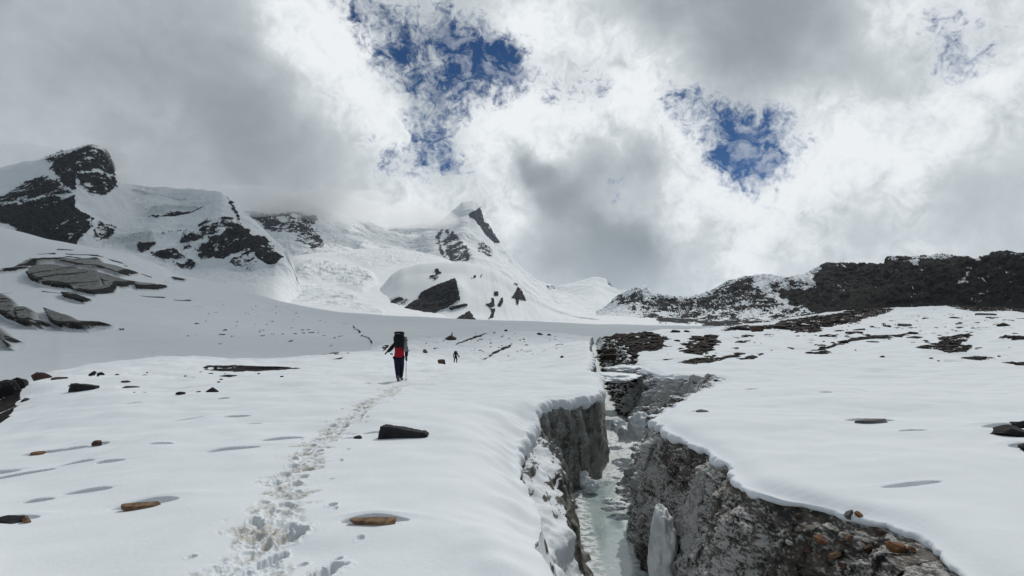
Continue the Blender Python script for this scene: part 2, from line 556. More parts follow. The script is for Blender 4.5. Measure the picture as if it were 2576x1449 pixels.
def ridge_back():
    crest = [(520, 560, 2500), (580, 520, 2500), (620, 528, 2500), (700, 522, 2500), (760, 526, 2500), (800, 516, 2500), (830, 532, 2500), (880, 545, 2550), (910, 552, 2600), (945, 572, 2700), (1000, 590, 2800), (1100, 600, 2900)]
    back = [(x, y + 30, D + 700) for x, y, D in crest]
    mid = [(520, 600, 2300), (620, 575, 2220), (700, 575, 2150), (760, 590, 2150), (800, 600, 2280), (880, 590, 2400), (1000, 610, 2600), (1100, 615, 2700)]
    low = [(520, 660, 2000), (640, 640, 1950), (700, 625, 1900), (800, 628, 1950), (900, 630, 2100), (1000, 640, 2300), (1100, 650, 2400)]
    base = [(520, 760, 1700), (700, 740, 1700), (900, 740, 1700), (1100, 740, 1800)]
    p, t = loft('m', [base, low, mid, crest, back], 520, 1100, 700, 260)
    polys = [(0.78, 8, Z1([(1400, 490), (1520, 510), (1640, 540), (1680, 640), (1560, 620), (1480, 560)])),
             (0.66, 10, Z2([(-150, 160), (50, 170), (250, 190), (270, 330), (310, 410), (300, 460), (200, 450), (60, 370), (-150, 300)])),
             (0.72, 4, Z2([(180, 400), (300, 400), (315, 440), (250, 462), (200, 445)])),
             (0.5, 5, Z2([(140, 200), (220, 190), (250, 300), (200, 320)]))]
    m, n = rock_mask(p, polys, 30, aniso=(1, 1, 1.9), edge=6, rough=0.9)
    q = p / 160.0
    big = fbm(q[..., 0], q[..., 1], q[..., 2], 6, 0.52, ridged=True)
    p = displace(p, (big - .45) * 26 + m * 12 * n)
    o = grid_obj('mountain', p[..., 0], p[..., 1], p[..., 2], M_far, {'rock': m, 'ice': 0.0})
    tag(o, kind='structure', label='snow plastered rocky ridge half lost in cloud', cat='mountain')


def central_peak():
    crest = [(880, 620, 3100), (960, 585, 3100), (1000, 572, 3100), (1060, 562, 3050), (1095, 566, 3000), (1120, 548, 2960), (1145, 524, 2950), (1163, 508, 2950), (1190, 504, 2950), (1206, 508, 2950), (1211, 522, 2950), (1213, 540, 2960),
             (1228, 565, 3000), (1250, 600, 3060), (1262, 617, 3100), (1286, 640, 3150), (1295, 655, 3200), (1318, 680, 3300), (1350, 706, 3400), (1385, 716, 3500), (1400, 730, 3600), (1450, 745, 3700), (1560, 775, 3800)]
    back = [(x, y + 25, D + 900) for x, y, D in crest]
    c = [(880, 630, 2950), (960, 600, 2900), (1060, 580, 2900), (1100, 575, 2850), (1130, 560, 2780), (1170, 545, 2720), (1200, 560, 2740), (1240, 612, 2860), (1285, 660, 2980), (1350, 712, 3200), (1400, 738, 3400), (1560, 780, 3500)]
    b = [(880, 650, 2700), (960, 630, 2650), (1060, 610, 2650), (1100, 610, 2640), (1115, 610, 2520), (1160, 600, 2500), (1210, 620, 2560), (1260, 655, 2700), (1320, 700, 2900), (1400, 752, 3100), (1560, 790, 3200)]
    a = [(880, 680, 2300), (960, 660, 2300), (1060, 650, 2300), (1110, 645, 2280), (1200, 655, 2300), (1280, 690, 2400), (1350, 735, 2600), (1400, 765, 2700), (1560, 800, 2800)]
    base = [(880, 780, 1700), (1100, 780, 1700), (1300, 800, 1800), (1560, 830, 2000)]
    p, t = loft('m', [base, a, b, c, crest, back], 880, 1560, 950, 420, w=8, crest_w=2.5)
    polys = [(1.0, 3, Z2([(1390, 190), (1440, 165), (1478, 130), (1486, 180), (1500, 230), (1560, 310), (1610, 380), (1640, 420), (1580, 405), (1510, 335), (1455, 275), (1400, 225)])),
             (0.66, 7, Z2([(1180, 290), (1230, 290), (1180, 380), (1200, 460), (1250, 540), (1180, 500), (1130, 380)])),
             (0.52, 9, Z2([(1220, 300), (1300, 330), (1420, 480), (1400, 550), (1260, 545), (1180, 440)])),
             (0.5, 8, Z2([(1450, 380), (1560, 440), (1560, 540), (1450, 480)])),
             (0.5, 2, Z2([(1640, 420), (1700, 465), (1790, 575), (1780, 575), (1680, 470)])),
             (0.52, 3, Z2([(1960, 720), (2050, 735), (2070, 755), (1980, 760)]))]
    m, n = rock_mask(p, polys, 38, aniso=(1, 1, 1.7), edge=4, rough=0.75, tilt=-0.5)
    x, y = sheet_xy(p)
    q = p / 200.0
    big = fbm(q[..., 0], q[..., 1], q[..., 2], 6, 0.5, ridged=True)
    # crevassed neve on the left flank
    cre = sstep(x, 1110, 1060) * sstep(y, 560, 600)
    step = fbm(p[..., 0] / 150 + fbm(q[..., 0] * 2, q[..., 1] * 2, oct=2), p[..., 1] / 60, None, 4, 0.55, ridged=True)
    ice = cre * sstep(step, 0.25, 0.6) * 0.5
    p = displace(p, (big - .45) * 20 * sstep(t, 4.2, 3.4) + m * n * 18 + cre * (step - .4) * 18)
    o = grid_obj('mountain', p[..., 0], p[..., 1], p[..., 2], M_peak, {'rock': m, 'ice': ice})
    tag(o, kind='structure', label='pointed snow peak with an overhanging summit in the centre', cat='mountain')


def glacier_and_dome():
    # bright glacier pouring down in the middle, with the smooth dome on its right
    top = [(500, 700, 1500), (620, 668, 1650), (700, 652, 1850), (760, 640, 2000), (850, 626, 2200), (950, 625, 2300), (1060, 640, 2200), (1130, 655, 2000), (1300, 730, 1900), (1420, 790, 1900), (1540, 805, 1900), (1800, 810, 1700), (2300, 830, 1300)]
    back = [(x, y + 40, D + 500) for x, y, D in top]
    c = [(500, 715, 1300), (620, 690, 1350), (740, 665, 1500), (850, 655, 1650), (960, 655, 1700), (1000, 665, 1600), (1150, 680, 1500), (1300, 745, 1450), (1420, 797, 1450), (1540, 793, 1500), (1800, 800, 1300), (2300, 825, 1000)]
    b = [(500, 725, 1050), (620, 712, 1080), (740, 700, 1150), (850, 695, 1250), (960, 700, 1250), (1150, 720, 1200), (1300, 765, 1150), (1420, 803, 1150), (1540, 795, 1200), (1800, 804, 1000), (2300, 825, 800)]
    a = [(500, 745, 850), (620, 740, 850), (740, 745, 880), (850, 752, 900), (960, 765, 900), (1150, 790, 900), (1300, 805, 900), (1540, 810, 900), (1800, 815, 800), (2300, 825, 650)]
    base = [(500, 800, 600), (700, 800, 600), (850, 810, 600), (1100, 825, 600), (1540, 834, 620), (1800, 836, 600), (2300, 836, 500)]
    p, t = loft('g', [base, a, b, c, top, back], 500, 2300, 1600, 380, w=16)
    x, y = sheet_xy(p)
    ser = np.zeros(x.shape)
    for st, fe, pts in [(1, 10, Z2([(90, 600), (220, 550), (420, 570), (560, 590), (660, 640), (700, 700), (600, 760), (500, 740), (400, 700), (200, 690), (110, 660)])),
                        (.55, 10, Z2([(430, 500), (700, 470), (1000, 400), (1200, 520), (1000, 560), (700, 590)])),
                        (.45, 12, Z2([(-300, 700), (0, 700), (300, 740), (500, 800), (740, 930), (500, 900), (200, 860), (-300, 760)]))]:
        ser = np.maximum(ser, st * sstep(poly_sd(x, y, pts), -fe, fe))
    X, Y = p[..., 0], p[..., 1]
    wob = fbm(X / 120, Y / 120, None, 3)
    blk = fbm(X / 46 + wob, Y / 60 + wob * 2, None, 5, 0.55, ridged=True)
    cell = fbm(X / 60 + wob, Y / 22 + wob, None, 4, 0.5, ridged=True)
    undul = fbm(X / 260, Y / 260, None, 4)
    lines = fbm((X + Y * 0.5) / 90 + wob, (Y - X * 0.9) / 16 + wob * 2, None, 3, 0.5, ridged=True)
    p[..., 2] += undul * 7 + ser * (blk * 10 + cell * 6) + 0.8 * cell * sstep(x, 1500, 1100) + ser * lines * 2
    # rubble-streaked bench in front of the rocky ridge on the right
    rub, n = rock_mask(p, [(0.58, 8, Z3([(340, 470), (400, 460), (470, 480), (600, 450), (700, 470), (720, 520), (600, 540), (380, 540)])),
                           (0.62, 8, Z3([(520, 470), (600, 460), (720, 450), (900, 480), (1080, 500), (1150, 540), (1000, 560), (700, 560), (520, 520)])),
                           (0.6, 10, Z3([(700, 440), (1000, 430), (1300, 470), (1500, 480), (1500, 600), (1100, 540), (800, 480)]))], 14, aniso=(1, 1, 2), edge=8)
    near_slits = sstep(lines, 0.62, 0.8) * sstep(poly_sd(x, y, Z2([(0, 690), (500, 750), (760, 930), (500, 930), (0, 820)])), -10, 10)
    ice = np.clip(ser * sstep(blk + cell, 0.55, 0.1) * 0.6 + near_slits * .55, 0, 0.8)
    o = grid_obj('glacier', p[..., 0], p[..., 1] , p[..., 2] + rub * 2.0, M_far, {'rock': rub, 'ice': ice})
    tag(o, kind='structure', label='bright crevassed glacier between the massif and the domed hill', cat='glacier')

    crest = [(880, 780, 1050), (950, 728, 1100), (985, 690, 1120), (1010, 676, 1130), (1060, 664, 1140), (1120, 660, 1140), (1170, 661, 1140), (1215, 669, 1140), (1250, 682, 1120), (1285, 705, 1100), (1320, 733, 1080), (1360, 757, 1050), (1400, 778, 1020), (1440, 793, 990), (1520, 806, 960), (1600, 815, 950)]
    back = [(x, y + 45, D + 260) for x, y, D in crest]
    c = [(880, 785, 1000), (950, 745, 1020), (1010, 700, 1040), (1060, 690, 1050), (1120, 690, 1040), (1180, 692, 1030), (1250, 715, 1020), (1320, 755, 1000), (1400, 787, 970), (1520, 810, 930), (1600, 818, 900)]
    b = [(880, 795, 930), (950, 770, 940), (1000, 750, 950), (1060, 735, 950), (1140, 718, 930), (1160, 720, 915), (1175, 740, 930), (1250, 760, 920), (1320, 785, 910), (1400, 800, 890), (1600, 820, 860)]
    a = [(880, 815, 820), (950, 800, 830), (1000, 790, 850), (1100, 790, 850), (1160, 785, 840), (1250, 797, 840), (1320, 806, 830), (1400, 812, 820), (1600, 825, 800)]
    base = [(880, 840, 640), (1100, 838, 640), (1250, 838, 640), (1600, 838, 640)]
    p, t = loft('d', [base, a, b, c, crest, back], 880, 1600, 1000, 420, w=10)
    polys = [(1.0, 3, Z2([(870, 940), (880, 910), (960, 860), (1040, 790), (1120, 750), (1230, 710), (1290, 680), (1300, 700), (1330, 840), (1260, 890), (1180, 920), (1090, 965), (980, 945)])),
             (0.62, 4, Z2([(1150, 760), (1300, 740), (1330, 850), (1200, 900), (1130, 920)])),
             (0.8, 2, Z2([(1130, 615), (1165, 612), (1195, 645), (1150, 655)])), (0.6, 3, Z2([(1090, 700), (1100, 660), (1150, 650), (1180, 670), (1140, 700), (1110, 680)])),
             (0.8, 2, Z2([(1400, 685), (1440, 655), (1445, 675), (1415, 690)])), (0.7, 2, Z2([(1475, 665), (1490, 645), (1488, 668)])),
             (0.8, 3, Z2([(1510, 885), (1560, 870), (1555, 820), (1575, 830), (1590, 890), (1550, 915)])), (0.85, 3, Z2([(1575, 760), (1600, 770), (1620, 810), (1580, 815)])),
             (0.8, 3, Z2([(1600, 890), (1640, 810), (1648, 860), (1630, 895)])), (0.75, 3, Z2([(1550, 910), (1590, 920), (1580, 970), (1525, 995), (1560, 950)])),
             (0.85, 3, Z2([(1710, 820), (1750, 740), (1790, 770), (1820, 850), (1770, 840), (1760, 880), (1740, 880), (1740, 835)])), (.5, 3, Z2([(1720, 710), (1750, 715), (1770, 745), (1740, 745)])),
             (0.8, 3, Z2([(1290, 980), (1400, 920), (1440, 985), (1455, 1000), (1380, 985)])), (0.75, 2, Z2([(1240, 905), (1370, 875), (1385, 895), (1260, 920)])),
             (0.5, 4, Z2([(790, 830), (860, 810), (940, 830), (880, 940), (830, 920)]))]
    m, n = rock_mask(p, polys, 13, aniso=(1, 1, 1.9), edge=2.5, rough=0.62, tilt=-0.45)
    x, y = sheet_xy(p)
    ice = 0.6 * sstep(poly_sd(x, y, Z2([(780, 830), (860, 800), (950, 830), (870, 940), (820, 900)])), -4, 4)
    flute = fbm(p[..., 0] / 14 + p[..., 2] / 60, p[..., 1] / 200, None, 3) * sstep(x, 1150, 1250)
    q = p / 40.0
    crag = fbm(q[..., 0], q[..., 1], q[..., 2] * 3 - q[..., 0] * 1.4, 5, 0.6, ridged=True)
    amt = fbm(p[..., 0] / 200, p[..., 1] / 200, None, 3) * 5 + m * crag * 5 + flute * 1.6
    p = displace(p, amt)
    o = grid_obj('hill', p[..., 0], p[..., 1], p[..., 2], M_far, {'rock': m, 'ice': ice})
    tag(o, kind='structure', label='smooth sunlit snow dome with a dark wedge of rock on its face', cat='hill')


def far_pale():
    crest = [(1300, 790, 5200), (1380, 745, 5200), (1410, 722, 5200), (1440, 716, 5200), (1475, 708, 5200), (1500, 703, 5200), (1520, 706, 5200), (1535, 722, 5200), (1555, 735, 5200), (1580, 732, 5300), (1610, 745, 5300), (1700, 775, 5400), (1850, 800, 5400)]
    back = [(x, y + 20, D + 1200) for x, y, D in crest]
    mid = [(1300, 800, 4500), (1420, 750, 4500), (1500, 735, 4500), (1560, 760, 4500), (1700, 790, 4600), (1850, 805, 4600)]
    base = [(1300, 815, 3200), (1560, 812, 3200), (1850, 815, 3200)]
    p, t = loft('f', [base, mid, crest, back], 1300, 1850, 400, 120, w=8)
    m, n = rock_mask(p, [(0.6, 3, [(1520, 704), (1538, 722), (1556, 736), (1530, 722)])], 90, edge=3)
    q = p / 400.0
    p = displace(p, fbm(q[..., 0], q[..., 1], q[..., 2], 5, ridged=True) * 32)
    o = grid_obj('mountain', p[..., 0], p[..., 1], p[..., 2], M_peak, {'rock': m, 'ice': 0.0})
    tag(o, kind='structure', label='small pale snow mountain far off beyond the plateau', cat='mountain')


def ridge_right():
    sc = 1.0
    crest = [(1500, 790, 1900), (1530, 768, 1850), (1555, 748, 1800), (1580, 735, 1750), (1602, 726, 1700), (1622, 722, 1680), (1640, 738, 1660), (1660, 745, 1640), (1690, 748, 1600), (1720, 753, 1560), (1750, 750, 1520),
             (1790, 738, 1450), (1820, 717, 1400), (1850, 708, 1360), (1885, 700, 1320), (1910, 695, 1280), (1950, 700, 1240), (1990, 703, 1200), (2020, 694, 1160), (2050, 683, 1120), (2070, 672, 1090), (2084, 662, 1070),
             (2120, 664, 1030), (2160, 669, 990), (2200, 669, 950), (2234, 674, 920), (2238, 654, 915), (2270, 653, 890), (2310, 649, 860), (2360, 645, 830), (2400, 650, 800), (2440, 650, 780), (2466, 660, 760), (2500, 648, 740), (2530, 642, 720), (2600, 650, 690), (2750, 660, 640), (2900, 690, 600), (3100, 690, 560)]
    back = [(x, y + 35, D * 1.35) for x, y, D in crest]
    c = [(1500, 795, 1700), (1600, 755, 1520), (1700, 765, 1400), (1800, 755, 1250), (1900, 735, 1110), (1960, 740, 1090), (2000, 735, 1000), (2084, 710, 880), (2130, 712, 900), (2230, 715, 780), (2250, 705, 760), (2310, 705, 740), (2350, 700, 690), (2450, 710, 670), (2540, 700, 590), (2750, 710, 530), (3100, 730, 470)]
    b = [(1500, 800, 1500), (1600, 775, 1300), (1700, 780, 1200), (1800, 775, 1080), (1900, 765, 950), (2000, 770, 850), (2084, 760, 750), (2230, 760, 650), (2310, 760, 600), (2450, 765, 540), (2576, 760, 480), (2750, 770, 430), (3100, 780, 390)]
    base = [(1500, 818, 1050), (1650, 815, 950), (1800, 815, 850), (2000, 820, 650), (2100, 820, 560), (2300, 820, 460), (2576, 815, 380), (3100, 820, 320)]
    p, t = loft('r', [base, b, c, crest, back], 1500, 3100, 1700, 320, w=10, crest_w=2.5)
    x, y = sheet_xy(p)
    solid = [(1.15, 6, Z3([(1050, 330), (1340, 320), (1300, 230), (1340, 210), (1385, 120), (1500, 150), (4200, 50), (4200, 900), (1500, 900), (1350, 480), (1200, 440), (1110, 390)])),
             (0.80, 8, Z3([(700, 350), (760, 290), (950, 240), (960, 320), (1100, 380), (1080, 430), (900, 420), (700, 460), (600, 450), (600, 380)])),
             (0.72, 8, Z3([(20, 410), (180, 350), (250, 320), (360, 370), (480, 380), (600, 380), (620, 460), (200, 440)])),
             (0.6, 8, Z3([(1050, 290), (1180, 260), (1330, 300), (1340, 330), (1060, 330)])),
             (0.55, 8, Z3([(600, 430), (1100, 400), (1350, 470), (1350, 560), (300, 560), (200, 430)]))]
    m, n = rock_mask(p, solid, 10, aniso=(1, 1, 1.6), edge=24, rough=0.8, tilt=0.5)
    snowp = [(Z3([(275, 350), (290, 312), (360, 355), (330, 390), (290, 400)]), 5), (Z3([(960, 250), (1080, 260), (1040, 330), (1110, 390), (1060, 390), (980, 320)]), 6),
             (Z3([(2150, 300), (2215, 270), (2240, 300)]), 3), (Z3([(2230, 215), (2245, 215), (2240, 260), (2225, 260)]), 3), (Z3([(1870, 150), (1950, 140), (1955, 200), (1930, 205)]), 5),
             (Z3([(2320, 285), (2350, 285), (2350, 290), (2320, 290)]), 3), (Z3([(2360, 270), (2385, 270), (2380, 276)]), 3), (Z3([(2270, 150), (2340, 160), (2290, 175)]), 4), (Z3([(1440, 175), (1500, 180), (1490, 195)]), 4)]
    for pts, fe in snowp:
        s = sstep(poly_sd(x + n * 8, y + n * 5, pts), -fe, fe)
        m = m * (1 - s * sstep(n, 0.5, -0.1))
    q = p / 70.0
    big = fbm(q[..., 0], q[..., 1], q[..., 2], 6, 0.52, ridged=True)
    crag = fbm(q[..., 0] * 4 + q[..., 2] * 2, q[..., 1] * 4, q[..., 2] * 6, 5, 0.6, ridged=True)
    p = displace(p, ((big - .45) * 13 + (crag - .4) * 7) * sstep(t, 0, 1.0))
    o = grid_obj('mountain', p[..., 0], p[..., 1], p[..., 2], M_ridge, {'rock': m})
    tag(o, kind='structure', label='long black rocky ridge with snow streaks on the right', cat='mountain')


def slope_left():
    """the shaded snow slope behind the near field, with bands of dirty ice cliff on the left"""
    crest = [(-700, 520, 420), (0, 571, 430), (60, 585, 430), (120, 602, 430), (250, 625, 430), (330, 642, 430), (400, 668, 430), (440, 690, 430), (550, 714, 430), (640, 738, 440), (700, 756, 450), (780, 775, 460), (850, 785, 470), (1000, 796, 480),
             (1200, 804, 480), (1480, 816, 490), (1700, 822, 490), (1900, 822, 480), (2300, 815, 450), (3000, 810, 400)]
    back = [(x, y + 30, D + 200) for x, y, D in crest]
    c = [(-700, 600, 330), (0, 640, 330), (120, 640, 340), (250, 650, 350), (400, 700, 340), (550, 745, 330), (700, 785, 340), (850, 805, 350), (1000, 812, 370), (1200, 817, 370), (1480, 825, 370), (1900, 830, 360), (3000, 830, 300)]
    b = [(-700, 740, 200), (0, 760, 210), (120, 735, 235), (250, 745, 240), (400, 775, 230), (550, 805, 220), (700, 825, 230), (850, 835, 250), (1000, 833, 270), (1200, 833, 280), (1480, 838, 280), (1900, 845, 260), (3000, 850, 200)]
    a = [(-700, 900, 100), (0, 880, 120), (150, 860, 140), (300, 870, 140), (500, 868, 140), (700, 868, 145), (850, 862, 160), (1000, 853, 190), (1200, 845, 210), (1480, 850, 210), (1900, 860, 200), (3000, 880, 150)]
    base0 = [(-700, 1100, 45), (0, 1010, 55), (150, 960, 65), (300, 935, 75), (500, 922, 80), (700, 915, 85), (850, 900, 100), (1000, 880, 130), (1200, 868, 160), (1480, 872, 160), (1900, 885, 150), (3000, 920, 110)]
    base = [(-700, 1300, 30), (0, 1160, 38), (150, 1050, 48), (300, 980, 60), (500, 955, 68), (700, 950, 72), (850, 940, 80), (1000, 910, 110), (1200, 888, 130), (1480, 890, 135), (1900, 900, 130), (3000, 960, 90)]
    p, t = loft('s', [base, base0, a, b, c, crest, back], -700, 3000, 1600, 520, w=14, crest_w=10)
    x, y = sheet_xy(p)
    X, Y, Z = p[..., 0], p[..., 1], p[..., 2]
    wob = fbm(X / 30, Y / 30, None, 3)
    # cliffs: polygons of dirty ice stand proud and steep
    cliffs = [(1.0, 3, Z1([(175, 870), (240, 815), (330, 812), (450, 840), (580, 855), (605, 900), (600, 940), (430, 948), (300, 930), (200, 900)])),
              (0.9, 3, Z1([(430, 955), (600, 940), (690, 930), (660, 975), (560, 992), (450, 975)])),
              (0.85, 3, Z1([(570, 860), (640, 870), (740, 900), (820, 910), (740, 940), (620, 930)])),
              (0.8, 3, Z1([(180, 775), (350, 775), (440, 780), (580, 775), (610, 800), (600, 850), (450, 830), (330, 800), (240, 805)])),
              (0.75, 3, Z1([(590, 800), (690, 815), (740, 840), (810, 865), (700, 880), (600, 850)])),
              (0.7, 3, Z1([(0, 845), (100, 820), (180, 780), (250, 790), (190, 820), (100, 845), (0, 850)])),
              (1.0, 4, Z1([(-150, 1000), (60, 1008), (120, 1060), (150, 1165), (60, 1130), (0, 1090), (-150, 1060)])),
              (0.95, 3, Z1([(130, 1085), (190, 1080), (235, 1110), (230, 1180), (160, 1170)])),
              (0.8, 2, Z1([(375, 985), (450, 985), (545, 1020), (500, 1035), (390, 1010)])),
              (1.0, 3, Z1([(290, 1085), (340, 1100), (480, 1150), (560, 1155), (660, 1163), (520, 1190), (380, 1185), (330, 1160)])),
              (0.85, 2, Z1([(250, 1150), (300, 1158), (315, 1175), (265, 1178)])),
              (0.85, 3, Z1([(-50, 1165), (20, 1180), (80, 1230), (150, 1270), (90, 1275), (85, 1305), (40, 1250), (-50, 1190)])),
              (0.72, 3, Z1([(790, 910), (900, 920), (975, 935), (930, 955), (800, 945)])),
              (0.6, 3, Z1([(1000, 880), (1090, 890), (1060, 905), (1010, 895)]))]
    n1 = fbm(X / 5, Y / 70, Z / 8, 5, 0.6)
    cl = np.zeros(x.shape)
    xx, yy = x + wob * 8 + n1 * 6, y + n1 * 5
    for st, fe, pts in cliffs:
        cl = np.maximum(cl, st * sstep(poly_sd(xx, yy, pts), -fe, fe))
    # long thin crevasse lines sweeping over the hump
    lines = 0 * x
    for j, (st, pts) in enumerate([(0.8, [(-100, 790), (100, 765), (220, 742), (320, 738)]), (.9, [(380, 742), (560, 755), (700, 795), (800, 850), (870, 870)]), (.7, [(250, 760), (400, 752), (600, 790), (760, 840)]),
                    (.6, [(0, 730), (90, 722)]), (.9, [(330, 715), (420, 715)]), (.8, [(640, 880), (800, 905), (960, 940)]), (.6, [(700, 820), (850, 880), (1000, 910)]), (.7, [(710, 985), (800, 978), (950, 990)]), (.6, [(930, 1000), (1100, 1005)]),
                    (.7, [(240, 950), (400, 970), (530, 1020)]), (.7, [(0, 970), (70, 968)])]):
        ln = line_d(x + wob * 5, y + wob * 5, Z1(pts))
        lines = np.maximum(lines, st * sstep(ln, 3.2, 0.6) * sstep(fbm(X / 20 + j, Y / 20, None, 3), -0.25, 0.1))
    # scattered stones on the slope
    stn = fbm(X / 3.6, Y / 9.0, None, 3, 0.6)
    zone = sstep(poly_sd(x, y, [(480, 760), (620, 735), (900, 800), (960, 850), (900, 880), (520, 890), (450, 860)]), -10, 30)
    st = zone * sstep(stn, 0.45, 0.50)
    st = np.maximum(st, sstep(poly_sd(x, y, [(-100, 800), (400, 800), (420, 890), (0, 905)]), -10, 30) * sstep(stn, 0.46, 0.52))
    st = np.maximum(st, sstep(line_d(x + wob * 4, y, [(890, 822), (905, 838), (920, 850), (935, 866)]), 3, 1) * sstep(n1, -.2, .1) * .8)
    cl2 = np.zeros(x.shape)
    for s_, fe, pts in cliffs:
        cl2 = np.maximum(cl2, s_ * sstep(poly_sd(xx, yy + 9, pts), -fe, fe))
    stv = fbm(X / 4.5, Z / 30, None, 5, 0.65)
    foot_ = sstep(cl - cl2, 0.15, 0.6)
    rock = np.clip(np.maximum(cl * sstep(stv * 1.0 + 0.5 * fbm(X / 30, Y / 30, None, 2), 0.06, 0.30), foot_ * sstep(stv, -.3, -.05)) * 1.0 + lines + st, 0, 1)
    ice = np.clip(cl * 1.15, 0, 1)
    und = fbm(X / 70, Y / 70, None, 4) * 2.0 + fbm(X / 18, Y / 26, None, 4) * .35
    flute = fbm(X / 3.0, Y / 3.0, Z / 14, 4, 0.6, ridged=True)
    Z2_ = Z + und * sstep(t, 0.6, 2.0) * sstep(t, 5.4, 4.6) + cl * 1.8 - lines * 0.6 + st * .4
    Y2_ = Y - cl * (3.0 + flute * 1.6)
    o = grid_obj('snow_slope', X, Y2_, Z2_, M_slope, {'rock': rock, 'ice': ice})
    tag(o, kind='structure', label='broad shaded snow slope with bands of dirty ice cliff', cat='slope')


massif_left()
ridge_back()
central_peak()
glacier_and_dome()
far_pale()
ridge_right()
slope_left()

# the base sheet under everything, out to the horizon
gx, gy = np.meshgrid(np.linspace(-30000, 30000, 60), np.linspace(-30000, 30000, 60))
tag(grid_obj('ground', gx, gy, gx * 0 - 140.0, mat_snow_rock('plain_snow', scale=50, bumpd=0.5), {'rock': 0.0}), kind='structure')
# ------------------------------------------------------------------ the near snowfield and the crevasse
# ground heights read at known points: sheet x, y and distance
_gp = [(-600, 1449, 3.6), (0, 1449, 4.0), (500, 1449, 3.95), (1000, 1449, 3.95), (1400, 1449, 3.95), (2000, 1449, 3.95), (2576, 1449, 3.95), (3300, 1449, 3.95),
       (0, 1220, 7.4), (500, 1200, 6.8), (1000, 1200, 6.7), (1330, 1200, 6.7), (2000, 1235, 6.2), (2576, 1200, 6.6), (3300, 1200, 6.6),
       (-600, 1200, 9.0), (0, 1090, 12.5), (300, 1080, 11.0), (700, 1040, 12.0), (1000, 1040, 11.6), (1300, 1030, 12.5), (1650, 1040, 12.4), (2200, 1020, 12.8), (2576, 1010, 13.0), (3300, 1010, 13.0),
       (-600, 1150, 16), (0, 1035, 19), (120, 980, 22), (300, 985, 19), (500, 970, 20), (700, 955, 19), (1000, 952, 20.7), (1200, 955, 20), (1400, 955, 20.5), (1700, 985, 17), (2000, 960, 19.5), (2576, 940, 22),
       (900, 931, 23.5), (1050, 935, 24.5), (130, 945, 30), (300, 945, 28), (500, 935, 30), (700, 930, 32), (-600, 1120, 28), (0, 985, 30),
       (300, 914, 48), (520, 902, 52), (700, 908, 52), (860, 900, 50), (1000, 915, 44), (1145, 913, 76), (1300, 925, 42), (1420, 910, 42), (2000, 905, 33), (2576, 905, 30),
       (1050, 905, 60), (1000, 880, 90), (860, 886, 78), (960, 868, 100), (1060, 850, 116), (1130, 847, 122), (1200, 866, 100), (1290, 833, 128), (1370, 836, 125), (1430, 846, 116), (1370, 868, 84),
       (1480, 866, 100), (1470, 880, 70), (1560, 872, 50), (1555, 843, 78), (1640, 838, 88), (1800, 870, 48), (2000, 865, 50), (2400, 850, 48), (2800, 840, 46),
       (1750, 829, 100), (1900, 815, 108), (2050, 792, 116), (2150, 781, 120), (2300, 773, 124), (2400, 771, 124), (2576, 778, 118), (3000, 775, 110), (2000, 832, 76), (2300, 815, 76), (2576, 815, 70),
       (-600, 1080, 60), (0, 1010, 62), (300, 960, 75), (520, 940, 85), (700, 925, 85), (860, 905, 105)]


def _feat(x, D):
    return np.stack([x / 2576.0 * 1.35, np.log(D) * 0.42], -1)


_g = np.array(_gp, float)
_gz = P(_g[:, 0], _g[:, 1], _g[:, 2])[2]
# beyond the brow the ground falls away out of sight
_ex = [(x, 200.0, z) for x, z in ((-600, -15), (0, -15), (300, -14), (600, -14), (860, -13), (1000, -10), (1150, -10), (1300, -9), (1450, -9), (1600, -8), (1750, -6), (1900, -3), (2100, 0), (2300, 2), (2576, 2), (3000, 2))]
_ex += [(x, 1.2, -1.72) for x in (-600, 0, 600, 1288, 2000, 2576, 3300)] + [(x, 0.5, -1.72) for x in (-600, 600, 2000, 3300)]
_g = np.concatenate([_g, [(x, 0, d) for x, d, z in _ex]])
_gz = np.concatenate([_gz, [z for x, d, z in _ex]])
_F = _feat(_g[:, 0], _g[:, 2])


def _phi(r2):
    return 0.5 * r2 * np.log(r2 + 1e-9)


_n = len(_F)
_A = np.zeros((_n + 3, _n + 3))
_A[:_n, :_n] = _phi(((_F[:, None] - _F[None]) ** 2).sum(-1)) + np.eye(_n) * 1e-4
_A[:_n, _n] = 1; _A[:_n, _n + 1:] = _F
_A[_n:, :_n] = _A[:_n, _n:].T
_w = np.linalg.solve(_A, np.concatenate([_gz, np.zeros(3)]))

# coarse table of the base height in (x/D, ln D), then bilinear lookup
_ta = np.linspace(-2.2, 2.2, 331)
_tl = np.linspace(math.log(0.4), math.log(260), 331)
_TA, _TL = np.meshgrid(_ta, _tl)
_q = _feat(CX + FPX * _TA.ravel(), np.exp(_TL.ravel()))
_tz = (_phi(((_q[:, None] - _F[None]) ** 2).sum(-1)) @ _w[:_n] + _w[_n] + _q @ _w[_n + 1:]).reshape(_TA.shape)


def base_h(X, Y):
    Y = np.maximum(Y, 0.41)
    a = np.clip((X / Y + 2.2) / 4.4 * 330, 0, 329.999)
    l = np.clip((np.log(Y) - _tl[0]) / (_tl[-1] - _tl[0]) * 330, 0, 329.999)
    i, j = a.astype(int), l.astype(int)
    fa, fl = a - i, l - j
    # smooth weights hide the table's facets
    return (_tz[j, i] * (1 - fa) + _tz[j, i + 1] * fa) * (1 - fl) + (_tz[j + 1, i] * (1 - fa) + _tz[j + 1, i + 1] * fa) * fl


def hit(x, y, lo=2.5, hi=150):
    """first point of the base ground along the sight line through sheet (x, y)"""
    D = np.exp(np.linspace(math.log(lo), math.log(hi), 1500))
    px, py, pz = P(float(x), float(y), D)
    g = base_h(px, py)
    k = np.argmax(pz < g)
    if not (pz < g).any():
        k = len(D) - 1
    return px[k], py[k], g[k]


